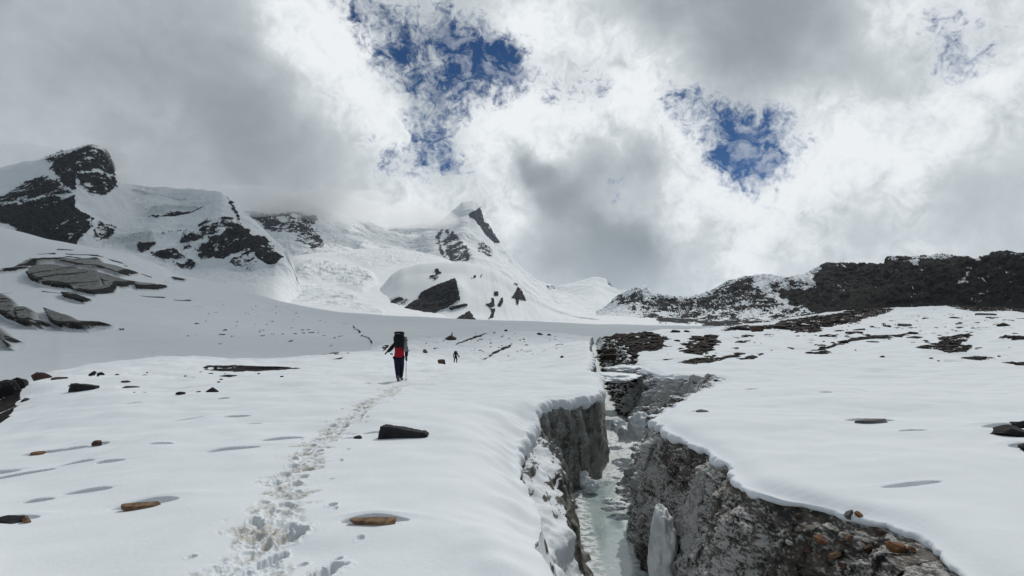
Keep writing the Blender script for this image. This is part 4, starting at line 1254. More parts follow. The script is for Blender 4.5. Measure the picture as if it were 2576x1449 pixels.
s = np.linspace(-0.25, 1.25, 60)[None]
l_, r_ = foot_l(D)[:, None], foot_r(D)[:, None]
X = l_ + (r_ - l_) * s
Y = np.repeat(D[:, None], 60, 1)
Z = floor_z(D)[:, None] + 0.0 * X
Z = Z + fbm(X * 2.5, Y * 2.5, None, 5, .6) * 0.05 * sstep(Y, 14.5, 17)
tag(grid_obj('stream', X, Y, Z, m, {'edge': np.abs(s * 2 - 1)}), kind='structure', label='frozen pale green meltwater stream', cat='stream')
# ------------------------------------------------------------------ stones, boulders, blocks of ice
def mat_stone(name, c1, c2, sc=6.0, spec=0.2):
    m, t, b = new_mat(name)
    tc = t.nodes.new('ShaderNodeTexCoord').outputs['Object']
    n1 = noise(t, tc, sc, 7, 0.65, 0.3)
    n2 = noise(t, vmath(t, 'MULTIPLY', tc, (1, 1, 4)).outputs[0], sc * 2.2, 5, 0.6)
    col = mixc(t, smooth(t, mth(t, 'MULTIPLY_ADD', n2, 0.5, mth(t, 'MULTIPLY', n1, 0.5)), 0.35, 0.65), c1, c2)
    t.links.new(col, b.inputs['Base Color'])
    b.inputs['Roughness'].default_value = 0.8
    b.inputs['Specular IOR Level'].default_value = spec
    bump(t, b, mth(t, 'ADD', n1, n2), 0.8, 0.02)
    return m


MS = {'black': mat_stone('black_slate', (0.016, 0.015, 0.018), (0.034, 0.032, 0.036)),
      'brown': mat_stone('brown_schist', (0.045, 0.028, 0.022), (0.10, 0.062, 0.048)),
      'tan': mat_stone('tan_sandstone', (0.085, 0.05, 0.032), (0.30, 0.19, 0.11)),
      'grey': mat_stone('grey_gneiss', (0.07, 0.07, 0.075), (0.16, 0.16, 0.165)),
      'orange': mat_stone('rusty_stone', (0.09, 0.042, 0.022), (0.28, 0.135, 0.06)),
      'pale': mat_stone('pale_stone', (0.30, 0.29, 0.27), (0.45, 0.44, 0.42))}


def stone_mesh(name, size, seed, m, sub=3, cuts=13, rough=0.03, flat=False):
    bm = bmesh.new()
    bmesh.ops.create_icosphere(bm, subdivisions=sub, radius=1)
    co = np.array([v.co[:] for v in bm.verts])
    r = np.random.RandomState(seed)
    for k in range(cuts):
        n = r.normal(size=3)
        if flat and k < 2:
            n = np.array([r.normal() * .12, r.normal() * .12, 1 if k == 0 else -1])
        n /= np.linalg.norm(n)
        d = r.uniform(0.30, 0.42) if flat and k < 2 else r.uniform(0.48, 0.8)
        q = co @ n
        co -= np.outer(np.maximum(q - d, 0), n)
    co *= (1 + rough * 2.5 * fbm(co[:, 0] * 2 + seed, co[:, 1] * 2, co[:, 2] * 2, 4, .6))[:, None]
    co /= np.abs(co).max(0)
    co *= np.array(size) * 0.5
    for v, q in zip(bm.verts, co):
        v.co = q
    me = bpy.data.meshes.new(name)
    bm.to_mesh(me); bm.free()
    me.materials.append(m)
    return me


def put(name, me, loc, rz_=0.0, tilt=(0, 0), **kw):
    o = bpy.data.objects.new(name, me)
    o.location = loc
    o.rotation_euler = (tilt[0], tilt[1], rz_)
    C.objects.link(o)
    return tag(o, **kw)


def ground_z(x, y):
    z, _, _ = snow_h(np.array([[float(x)]]), np.array([[float(y)]]))
    return float(z[0, 0])


def stone_at(x, y, wpx, hpx, kind, label, cat='stone', name='stone', deep=0.6, sink=0.35, rz_=0.0, tilt=(0, 0), flat=False, seed=None, group=None, lo=2.5, sub=4, dy=0.0, depth=None):
    X, Y, Z = hit(x, y, lo=lo)
    s = Y / FPX
    w, h = wpx * s, hpx * s
    X, Y = X, Y + dy
    g = ground_z(X, Y)
    seed = seed if seed is not None else int(x * 7 + y)
    me = stone_mesh(name, (w, depth or w * deep, h / (1 - sink)), seed, MS[kind], sub=sub, flat=flat)
    return put(name, me, (X, Y, g + h * 0.5 - h * sink * 0.5 - (h * .35 if flat else 0)), rz_, tilt, label=label, cat=cat, group=group)


def slab_at(x, y, wpx, outline, kind, label, thick=.32):
    """a broken slab: irregular outline with real thickness, rough faces"""
    X, Y, Z = hit(x, y)
    w = wpx * Y / FPX
    pts = []
    for (a, b2), (c, d) in zip(outline, outline[1:] + outline[:1]):
        for f in (0, .25, .5, .75):
            pts.append((a + (c - a) * f, b2 + (d - b2) * f))
    n = len(pts)
    rr = random.Random(int(x))
    bm = bmesh.new()
    rings = []
    for j, (yy, k) in enumerate(((-.5, .93), (-.44, 1), (-.2, 1.02), (.05, .99), (.3, 1.0), (.45, .92))):
        rings.append([bm.verts.new(((px + rr.uniform(-.006, .006)) * w * k, yy * thick * w + .08 * w * pz, (pz + rr.uniform(-.008, .008)) * w * k)) for px, pz in pts])
    for r0, r1 in zip(rings, rings[1:]):
        for i in range(n):
            bm.faces.new((r0[i], r0[(i + 1) % n], r1[(i + 1) % n], r1[i]))
    bm.faces.new(rings[0]); bm.faces.new(rings[-1][::-1])
    bmesh.ops.recalc_face_normals(bm, faces=bm.faces)
    me = bpy.data.meshes.new('boulder')
    bm.to_mesh(me); bm.free()
    me.materials.append(MS[kind])
    return put('boulder', me, (X, Y, ground_z(X, Y) - .01), 0.0, label=label, cat='boulder')


# the stones one can tell apart, sheet x, y of the foot
stone_at(364, 1273, 104, 13, 'tan', 'flat tan stone lying in the oval snow hollow left of the trail', flat=True, deep=.36, sink=.5, rz_=.18, seed=4)
stone_at(940, 1321, 118, 17, 'tan', 'flat tan stone lying in the oval snow hollow right of the trail', flat=True, deep=.34, sink=.5, rz_=.08, seed=9)
stone_at(26, 1318, 110, 15, 'black', 'dark flat stone in a snow hollow at the bottom left edge', flat=True, deep=.34, sink=.5, rz_=.2)
stone_at(66, 1318, 26, 14, 'tan', 'small pale tan stone beside the dark flat stone at the left edge', deep=.6, sink=.4)
slab_at(1014, 1096, 124, [(-.50, -.3), (-.47, .02), (-.43, .21), (-.37, .23), (-.22, .21), (-.02, .185), (.16, .15), (.32, .12), (.44, .11), (.50, .07), (.48, -.3)], 'black', 'long black slab poking out of the snow right of the trail')
stone_at(902, 1099, 26, 7, 'black', 'small dark stone just left of the long black slab', deep=.6)
stone_at(100, 1140, 40, 8, 'orange', 'thin reddish stone in a snow slit on the left', flat=True, rz_=.2)
stone_at(247, 1118, 30, 11, 'brown', 'small brown stone in a snow slit on the left', seed=5)
stone_at(107, 955, 54, 20, 'brown', 'reddish brown boulder on the brow at the left', name='boulder', cat='boulder', seed=12, rz_=.3, tilt=(0, .15))
stone_at(150, 959, 40, 9, 'brown', 'low brown stone at the right foot of the left boulder', flat=True)
slab_at(212, 984, 66, [(-.50, -.3), (-.49, .02), (-.44, .27), (-.30, .25), (.10, .22), (.48, .17), (.50, .10), (.30, -.3)], 'black', 'black wedge shaped slab on the left part of the snowfield')
stone_at(330, 974, 52, 7, 'grey', 'flat grey stone right of the black wedge', flat=True, deep=.4)
stone_at(318, 963, 26, 5, 'brown', 'thin brown stone behind the flat grey stone', flat=True)
stone_at(232, 942, 22, 12, 'black', 'small upright dark stone on the left skyline', deep=.5)
stone_at(252, 947, 20, 8, 'black', 'small dark stone right of the upright one on the left', deep=.7, seed=3)
stone_at(534, 990, 38, 12, 'black', 'pointed dark stone below the dark crack in the snow', seed=61)
stone_at(454, 998, 24, 7, 'black', 'small dark stone left of the pointed dark stone', seed=8)
stone_at(1111, 916, 22, 11, 'brown', 'rounded reddish brown boulder left of the far hiker', name='boulder', cat='boulder', lo=50, seed=14)
stone_at(1415, 900, 16, 7, 'brown', 'small brown rock on the snow near the crevasse edge', lo=20, seed=15)
stone_at(1069, 888, 14, 9, 'grey', 'small grey leaning rock between the two hikers', lo=50, seed=16)
stone_at(985, 893, 8, 4, 'black', 'tiny dark stone behind the near hiker', lo=50, seed=17)
cb = stone_at(1135, 853, 34, 13, 'brown', 'broad boulder on the far brow that carries the little cairn', name='boulder', cat='boulder', lo=95, seed=18)
cz = cb.location.z + cb.dimensions.z * .38
ct = bpy.data.objects.new('cairn', None)
ct.location = (cb.location.x + .1, cb.location.y, cz)
C.objects.link(ct)
tag(ct, 'little stone cairn on top of the broad far boulder', 'cairn')
for k, (w, h) in enumerate(((.42, .3), (.34, .26), (.24, .3))):
    o = put('cairn_stone', stone_mesh('cairn_stone', (w, w, h), 70 + k, MS['black'], sub=2), (0.03 * k, 0, .1 + .24 * k), k)
    o.parent = ct
for k, (x, y, w, h, c, lb) in enumerate([(1272, 834, 10, 4, 'black', 'small dark rock at the top of the far snow brow'), (1358, 842, 16, 5, 'brown', 'brown rock on the far brow right of its top'), (1381, 843, 12, 4, 'black', 'dark rock next to the brown rock on the far brow'),
                                         (1550, 850, 46, 17, 'brown', 'reddish brown boulder crowning the crevasse rim'), (1640, 838, 12, 5, 'black', 'dark rock on the skyline right of the crowning boulder'),
                                         (1698, 835, 26, 8, 'black', 'dark block on the skyline of the right snowfield'), (1728, 834, 16, 5, 'black', 'small dark block right of the skyline block'),
                                         (1868, 832, 46, 12, 'black', 'wide black block on the upper right snowfield'), (1906, 836, 30, 14, 'brown', 'brown block among black ones on the upper right snowfield'), (1960, 828, 44, 10, 'black', 'long black block right of the brown block'),
                                         (1790, 872, 26, 7, 'black', 'dark stone below the right snowfield blocks'), (1800, 960, 12, 5, 'black', 'small dark stone at the tip of the side notch')]):
    stone_at(x, y, w, h, c, lb, name='boulder' if w > 25 else 'stone', cat='boulder' if w > 25 else 'stone', lo=18 if y > 950 else 40, seed=100 + k)
for k, (x, y, w, h, lb) in enumerate([(2190, 1060, 84, 12, 'long grey stone lying in a snow hollow on the right snowfield'), (1764, 1045, 36, 6, 'small grey stone in a hollow near the crevasse rim'), (2278, 819, 40, 6, 'oval grey stone high on the right snowfield'),
                                      (2160, 832, 34, 6, 'oval grey stone left of the higher oval one'), (2480, 793, 54, 5, 'long grey stone near the right skyline'), (2298, 862, 24, 5, 'rounded grey stone above the dark rubble patch on the right')]):
    stone_at(x, y, w, h, 'grey', lb, flat=True, deep=.4, sink=.45, lo=8 if y > 1000 else 30, seed=140 + k)
for k, (x, y, w, h) in enumerate([(2540, 1092, 100, 22), (2590, 1075, 60, 14), (2585, 1134, 60, 18)]):
    stone_at(x, y, w, h, 'black', ['wide black rock breaking the snow at the right edge', 'dark slab behind the wide black rock at the right edge', 'lower black rock at the right edge'][k], name='boulder', cat='boulder', seed=150 + k, rz_=-.2, deep=.5)
# the dark outcrop at the left edge
for k, (x, y, w, h, dd, lb) in enumerate([(10, 1025, 95, 75, 22, 'large black outcrop block at the left edge'), (45, 1000, 50, 45, 23, 'jagged dark block right of the large outcrop block'), (30, 1052, 60, 40, 19, 'lower dark block of the left outcrop'),
                                          (-30, 965, 60, 30, 26, 'upper dark block of the left outcrop'), (70, 1018, 46, 18, 20, 'dark slab half under snow beside the left outcrop')]):
    q = P(float(x), float(y - h * .4), float(dd))
    s = dd / FPX
    put('boulder', stone_mesh('boulder', (w * s, w * s * .8, h * s * 1.5), 160 + k, MS['black'], sub=4, rough=.12), q, k * .7, (0.1, 0.1), label=lb, cat='boulder')

# small stones that look alike, in two fields
rnd = random.Random(21)
small = [stone_mesh('stone', (1, .8, .55), 200 + k, MS['black' if k % 3 else 'brown'], sub=2, cuts=8) for k in range(6)]


def field(n, area, lab, grp, smin, smax, lo, zones):
    k = 0
    while k < n:
        x, y = rnd.uniform(min(a[0] for a in area), max(a[0] for a in area)), rnd.uniform(min(a[1] for a in area), max(a[1] for a in area))
        if poly_sd(np.array([x]), np.array([y]), area)[0] < 0:
            continue
        X, Y, Z = hit(x, y, lo=lo)
        if Y > 140 or xl(np.array([Y]))[0] - .4 < X < xr(np.array([Y]))[0] + .4:
            k += 1
            continue
        o = put('stone', small[k % 6], (X, Y, ground_z(X, Y) + .02), rnd.uniform(0, 6), label='x', cat='stone', group=grp)
        w0 = rnd.uniform(smin, smax)
        w = w0 * Y / FPX
        xa, xb = min(a[0] for a in area), max(a[0] for a in area)
        o['label'] = lab % ('tiny' if w0 < smin + (smax - smin) * .3 else 'small' if w0 < smin + (smax - smin) * .65 else 'larger', zones[min(int((x - xa) / (xb - xa) * len(zones)), len(zones) - 1)])
        o.scale = (w * rnd.uniform(.8, 1.6), w, w * rnd.uniform(.5, .9))
        k += 1


field(46, [(1620, 850), (2000, 812), (2576, 790), (2576, 900), (2200, 910), (1900, 900), (1650, 935)], '%s dark stone poking through the right snowfield, %s', 'stones scattered over the right snowfield', 5, 16, 18, ['just past the crevasse rim', 'left of the thin diagonal rubble streak', 'around the diagonal rubble streak', 'left of the big rubble patch', 'around the big rubble patch', 'by the right edge of the picture'])
field(34, [(1060, 856), (1290, 838), (1440, 850), (1400, 880), (1220, 910), (1180, 880)], '%s dark stone on the far snow brow, %s', 'stones scattered over the far brow', 3, 9, 60, ['below the cairn boulder', 'right above the distant hiker', 'at the diagonal rock line', 'right of the diagonal rock line', 'near the crevasse end of the brow'])
field(22, [(150, 945), (520, 925), (720, 930), (700, 975), (350, 1000), (150, 975)], '%s dark stone on the left snowfield, %s', 'stones scattered on the left snowfield', 5, 14, 15, ['beside the black wedge slab', 'right of the flat grey stone', 'below the left end of the long crack', 'below the right end of the long crack'])

# scree: rubble nobody could count
def scree():
    r = np.random.RandomState(3)
    n = 60000
    D = np.exp(r.uniform(math.log(19), math.log(125), n))
    X = xr(D) + .15 + r.uniform(0, 1, n) * (1.15 * D - xr(D))
    Z, _, _ = snow_h(X[:, None], D[:, None])
    m = right_rock(X[:, None], D[:, None], Z)[:, 0]
    i = np.where(m > .6)[0][:5200]
    X, Y, Z = X[i], D[i], Z[i, 0]
    # rubble on the crevasse side too
    p = WALLS[-1]
    ok = (p[..., 1] > 28) & (p[..., 1] < 80)
    ii = np.argwhere(ok)
    ii = ii[r.choice(len(ii), 1100)]
    q = p[ii[:, 0], ii[:, 1]]
    X = np.concatenate([X, q[:, 0] - .03]); Y = np.concatenate([Y, q[:, 1]]); Z = np.concatenate([Z, q[:, 2]])
    n = len(X)
    bm = bmesh.new()
    bmesh.ops.create_icosphere(bm, subdivisions=1, radius=.5)
    v0 = np.array([v.co[:] for v in bm.verts]); f0 = np.array([[v.index for v in f.verts] for f in bm.faces])
    bm.free()
    sz = np.clip(Y / 60, .35, 1.1) * np.exp(r.normal(size=n) * .5) * .34
    V = v0[None] * (1 + .35 * r.normal(size=(n, len(v0), 1)))
    V = V * np.stack([sz * r.uniform(.8, 1.7, n), sz, sz * r.uniform(.2, .45, n)], -1)[:, None]
    V = V + np.stack([X, Y, Z], -1)[:, None]
    F = f0[None] + (np.arange(n) * len(v0))[:, None, None]
    me = bpy.data.meshes.new('scree')
    V = V.reshape(-1, 3); F = F.reshape(-1, 3)
    me.vertices.add(len(V)); me.vertices.foreach_set('co', V.astype(np.float32).ravel())
    me.loops.add(F.size); me.loops.foreach_set('vertex_index', F.ravel().astype(np.int32))
    me.polygons.add(len(F)); me.polygons.foreach_set('loop_start', np.arange(0, F.size, 3, dtype=np.int32)); me.polygons.foreach_set('loop_total', np.full(len(F), 3, dtype=np.int32))
    me.update(calc_edges=True)
    m, t, b = new_mat('scree_rock')
    pp = pos(t)
    n1 = noise(t, pp, 1.5, 5, .6)
    t.links.new(mixc(t, smooth(t, n1, .4, .62), (0.016, 0.014, 0.013), (0.062, 0.048, 0.040)), b.inputs['Base Color'])
    b.inputs['Roughness'].default_value = .85
    b.inputs['Specular IOR Level'].default_value = .15
    me.materials.append(m)
    o = bpy.data.objects.new('scree', me)
    C.objects.link(o)
    tag(o, 'dark brown rubble showing through the right snowfield and down the far crevasse side', 'scree', kind='stuff')


scree()


def wall_point(side, x, y):
    """nearest visible point of a crevasse wall at sheet x, y"""
    p = WALLS[side]
    sx, sy = sheet_xy(p)
    d = (sx - x) ** 2 + (sy - y) ** 2 + np.maximum(p[..., 1] - 3, 0) * 0.3
    i = np.unravel_index(np.argmin(d), d.shape)
    return p[i]


for k, (x, y, w, c) in enumerate([(2062, 1361, 34, 'orange'), (2033, 1387, 24, 'brown'), (2098, 1396, 28, 'tan'), (2137, 1355, 20, 'tan'), (2166, 1298, 22, 'orange'), (2254, 1378, 40, 'orange'), (2215, 1340, 22, 'brown'),
                                  (2183, 1382, 26, 'brown'), (2142, 1272, 26, 'grey'), (1990, 1368, 16, 'pale'), (2296, 1385, 18, 'orange'), (2120, 1425, 24, 'brown'), (2240, 1430, 20, 'grey'), (1930, 1400, 18, 'grey'), (2010, 1300, 16, 'brown')]):
    q = wall_point(-1, x, y)
    s = q[1] / FPX
    lab = ['rusty orange stone frozen into the right crevasse wall, largest of the left pair', 'brown stone below the larger rusty one in the right wall', 'flat tan stone low in the right crevasse wall', 'small tan stone in the middle of the frosted right wall',
           'small rusty stone just under the snow rim on the right', 'big rusty orange stone near the right end of the wall', 'brown stone up and left of the big rusty stone', 'brown stone left of the big rusty stone',
           'dark grey stone right under the snow rim', 'small pale flat stone in the dark part of the right wall', 'small orange stone right of the big rusty stone', 'brown stone at the foot of the picture in the right wall',
           'grey stone at the foot of the picture below the big rusty stone', 'grey stone in the dark lower part of the right wall', 'small brown stone in the left part of the frosted wall'][k]
    put('stone', stone_mesh('stone', (w * s * 1.2, w * s, w * s * .75), 300 + k, MS[c], sub=3, cuts=10), (q[0] - .02, q[1] - .02, q[2] + .02), k * 1.3, (.3, .4), label=lab, cat='stone')


# pebbles frozen into the near wall: uncountable
# ---- blocks and fins of ice
def mat_ice(name, c1, c2, rough):
    m, t, b = new_mat(name)
    tc = t.nodes.new('ShaderNodeTexCoord').outputs['Object']
    n1 = noise(t, tc, 3.0, 6, 0.6)
    n2 = noise(t, tc, 14.0, 5, 0.6)
    t.links.new(mixc(t, smooth(t, n1, .35, .65), c1, c2), b.inputs['Base Color'])
    b.inputs['Roughness'].default_value = rough
    b.inputs['Subsurface Weight'].default_value = 0.15
    b.inputs['Subsurface Radius'].default_value = (.05, .06, .06)
    bump(t, b, mth(t, 'ADD', n1, n2), 0.5, 0.02)
    return m


M_block = mat_ice('block_snow', (0.62, 0.66, 0.68), (0.75, 0.785, 0.82), 0.6)
M_fin = mat_ice('fin_ice', (0.40, 0.42, 0.42), (0.66, 0.68, 0.69), 0.4)


def lump(name, c, size, seed, m, sub=5, amp=.5, freq=1.6, cuts=5, square=0, **kw):
    bm = bmesh.new()
    bmesh.ops.create_icosphere(bm, subdivisions=sub, radius=1)
    co = np.array([v.co[:] for v in bm.verts])
    if square:
        co = co * ((np.abs(co) ** square).sum(1) ** (-1 / square))[:, None]
        co[:, 0] *= 1 - .25 * co[:, 2]
    r = np.random.RandomState(seed)
    for k in range(cuts):
        n = r.normal(size=3); n /= np.linalg.norm(n)
        q = co @ n
        co -= np.outer(np.maximum(q - r.uniform(.6, .85), 0), n) * .8
    co *= (1 + amp * fbm(co[:, 0] * freq + seed, co[:, 1] * freq, co[:, 2] * freq, 5, .5))[:, None]
    co *= np.array(size) * .5
    for v, q in zip(bm.verts, co):
        v.co = q
    for f in bm.faces:
        f.smooth = True
    me = bpy.data.meshes.new(name)
    bm.to_mesh(me); bm.free()
    me.materials.append(m)
    return put(name, me, c, **kw)


lump('snow_bridge', (5.0, 27.6, -2.5), (2.5, 3.0, .4), 1, M_block, amp=.5, freq=1.8, cuts=2, label='snow tongue bridging the far part of the crevasse', kind='structure')
lump('snow_bridge', (6.4, 31.5, -2.45), (2.2, 2.4, .5), 4, M_block, amp=.6, freq=2, cuts=2, label='small snow patch behind the snow tongue', kind='structure')
for k, (x, y, D, w, h, lb) in enumerate([(1612, 1075, 19.0, 60, 52, 'large snowy ice block wedged at the foot of the right wall'), (1580, 1092, 19.6, 40, 34, 'snowy ice block left of the large wedged one'), (1662, 1085, 17.0, 40, 40, 'snowy block leaning against the right wall'),
                                        (1560, 1075, 21.5, 34, 26, 'small snowy block furthest up the stream bank'), (1490, 1222, 15.4, 34, 22, 'snowy block at the foot of the left ice wall'), (1468, 1205, 15.8, 26, 30, 'narrow ice block behind the one at the foot of the left wall'),
                                        (1560, 1272, 13.7, 44, 14, 'low ice slab on the frozen stream near the right wall'), (1535, 1262, 14.2, 30, 12, 'low ice slab in the middle of the frozen stream'), (1556, 1168, 17.2, 18, 9, 'small clear ice lump on the upper stream')]):
    q = P(float(x), float(y), float(D))
    s = D / FPX
    lump('ice_block', q, (w * s * 1.25, w * s, h * s * 1.3), 20 + k, M_block, sub=4, amp=.7, freq=2.2, cuts=7, label=lb, cat='ice block')
for k, (x, y, D, w, h, lb) in enumerate([(1662, 1385, 9.0, 58, 190, 'tall pale fin of ice standing against the right wall in front')]):
    q = P(float(x), float(y), float(D))
    s = D / FPX
    lump('ice_fin', q, (w * s * 1.15, w * s * 1.9, h * s * 1.05), 50 + k, M_fin, sub=5, amp=.30, freq=2.2, cuts=3, square=3.6, label=lb, cat='ice fin')
# ------------------------------------------------------------------ the two hikers
def mat_cloth(name, col, col2=None, rough=0.85):
    m, t, b = new_mat(name)
    tc = t.nodes.new('ShaderNodeTexCoord').outputs['Object']
    n1 = noise(t, tc, 9.0, 5, 0.6)
    n2 = noise(t, tc, 60.0, 3, 0.6)
    t.links.new(mixc(t, smooth(t, n1, .3, .7), col, col2 or tuple(c * .7 for c in col)), b.inputs['Base Color'])
    b.inputs['Roughness'].default_value = rough
    b.inputs['Specular IOR Level'].default_value = .2
    bump(t, b, mth(t, 'MULTIPLY_ADD', n1, 3.0, n2), .5, .02)
    return m


K_black = mat_cloth('black_fabric', (0.012, 0.012, 0.015))
K_red = mat_cloth('red_fabric', (0.42, 0.012, 0.028), (0.34, 0.010, 0.022))
K_navy = mat_cloth('navy_fabric', (0.012, 0.015, 0.035))
K_grey = mat_cloth('grey_foam', (0.20, 0.23, 0.25), (0.15, 0.17, 0.19), .6)
K_white = mat_cloth('white_fabric', (0.55, 0.56, 0.57))
K_skin = mat_cloth('skin', (0.30, 0.17, 0.11))
K_boot = mat_cloth('boot_leather', (0.05, 0.047, 0.045), (0.20, 0.20, 0.20))
K_metal = mat_cloth('pole_metal', (0.10, 0.10, 0.11), rough=.4)
K_dark = mat_cloth('charcoal_fabric', (0.02, 0.021, 0.024))


def skin(name, joints, edges, m, parent, subd=2, faces=None):
    """one continuous surface grown over a skeleton: joints name -> (x, y, z, radius)"""
    names = list(joints)
    idx = {n: i for i, n in enumerate(names)}
    me = bpy.data.meshes.new(name)
    me.from_pydata([joints[n][:3] for n in names], [(idx[a], idx[b]) for a, b in edges], [])
    o = bpy.data.objects.new(name, me)
    C.objects.link(o)
    md = o.modifiers.new('skin', 'SKIN')
    md.branch_smoothing = 0.6
    for i, n in enumerate(names):
        j = joints[n]
        me.skin_vertices[0].data[i].radius = (j[3], j[4] if len(j) > 4 else j[3])
        me.skin_vertices[0].data[i].use_root = (i == 0)
    s = o.modifiers.new('sub', 'SUBSURF')
    s.levels = s.render_levels = subd
    bpy.context.view_layer.update()
    dg = bpy.context.evaluated_depsgraph_get()
    nm = bpy.data.meshes.new_from_object(o.evaluated_get(dg))
    nm.name = name
    o.modifiers.clear()
    o.data = nm
    bpy.data.meshes.remove(me)
    nm.materials.clear()
    nm.materials.append(m)
    for p_ in nm.polygons:
        p_.use_smooth = True
    o.parent = parent
    return o


def soft_box(name, size, loc, m, parent, seg=5, noise_a=.06, power=4.0, taper=0.0, lean=0.0):
    bm = bmesh.new()
    bmesh.ops.create_icosphere(bm, subdivisions=4, radius=1)
    co = np.array([v.co[:] for v in bm.verts])
    r = (np.abs(co) ** power).sum(1) ** (-1 / power)
    co = co * r[:, None]
    co *= (1 + noise_a * fbm(co[:, 0] * 2 + loc[0] * 9, co[:, 1] * 2, co[:, 2] * 2, 3) * 3)[:, None]
    co[:, :2] *= (1 - taper * co[:, 2:3])
    co[:, 1] += lean * co[:, 2]
    co = co * np.array(size) * .5 + np.array(loc)
    for v, q in zip(bm.verts, co):
        v.co = q
    for f in bm.faces:
        f.smooth = True
    me = bpy.data.meshes.new(name)
    bm.to_mesh(me); bm.free()
    me.materials.append(m)
    o = bpy.data.objects.new(name, me)
    C.objects.link(o)
    if parent:
        o.parent = parent
    return o


def tube(name, a, b_, r0, r1, m, parent, n=12):
    a, b_ = Vector(a), Vector(b_)
    bm = bmesh.new()
    bmesh.ops.create_cone(bm, cap_ends=True, segments=n, radius1=r0, radius2=r1, depth=(b_ - a).length)
    me = bpy.data.meshes.new(name)
    M = Matrix.Translation((a + b_) / 2) @ (b_ - a).to_track_quat('Z', 'Y').to_matrix().to_4x4()
    bm.transform(M)
    for f in bm.faces:
        f.smooth = len(f.verts) == 4
    bm.to_mesh(me); bm.free()
    me.materials.append(m)
    o = bpy.data.objects.new(name, me)
    C.objects.link(o)
    if parent:
        o.parent = parent
    return o


def root(name, loc, label, cat, rz_=0.0):
    o = bpy.data.objects.new(name, None)
    o.location = loc
    o.rotation_euler.z = rz_
    C.objects.link(o)
    return tag(o, label, cat)


def hand(J, E, pre, wrist, dirv, side, curl, r=.011):
    """palm and five fingers added to a skeleton"""
    d = Vector(dirv).normalized()
    across = d.cross(Vector((0, 0, 1)) if abs(d.z) < .8 else Vector((0, 1, 0))).normalized() * side
    c = Vector(curl)
    w = Vector(wrist)
    palm = w + d * .05
    J[pre + 'palm'] = (*palm, .028, .020)
    E.append((pre + 'wrist', pre + 'palm'))
    for k, (off, ln) in enumerate(((-.030, .07), (-.010, .08), (.010, .075), (.030, .06))):
        a = palm + across * off + d * .03
        b2 = a + d * ln * .5 + c * ln * .25
        e = b2 + d * ln * .25 + c * ln * .45
        for nm, q, rr in (('a', a, r), ('b', b2, r * .95), ('c', e, r * .8)):
            J[f'{pre}f{k}{nm}'] = (*q, rr)
        E += [(pre + 'palm', f'{pre}f{k}a'), (f'{pre}f{k}a', f'{pre}f{k}b'), (f'{pre}f{k}b', f'{pre}f{k}c')]
    a = w + d * .025 - across * .035 + c * .01
    e = a + d * .04 - across * .012 + c * .03
    J[pre + 'ta'] = (*a, r * 1.1)
    J[pre + 'tb'] = (*e, r)
    E += [(pre + 'palm', pre + 'ta'), (pre + 'ta', pre + 'tb')]


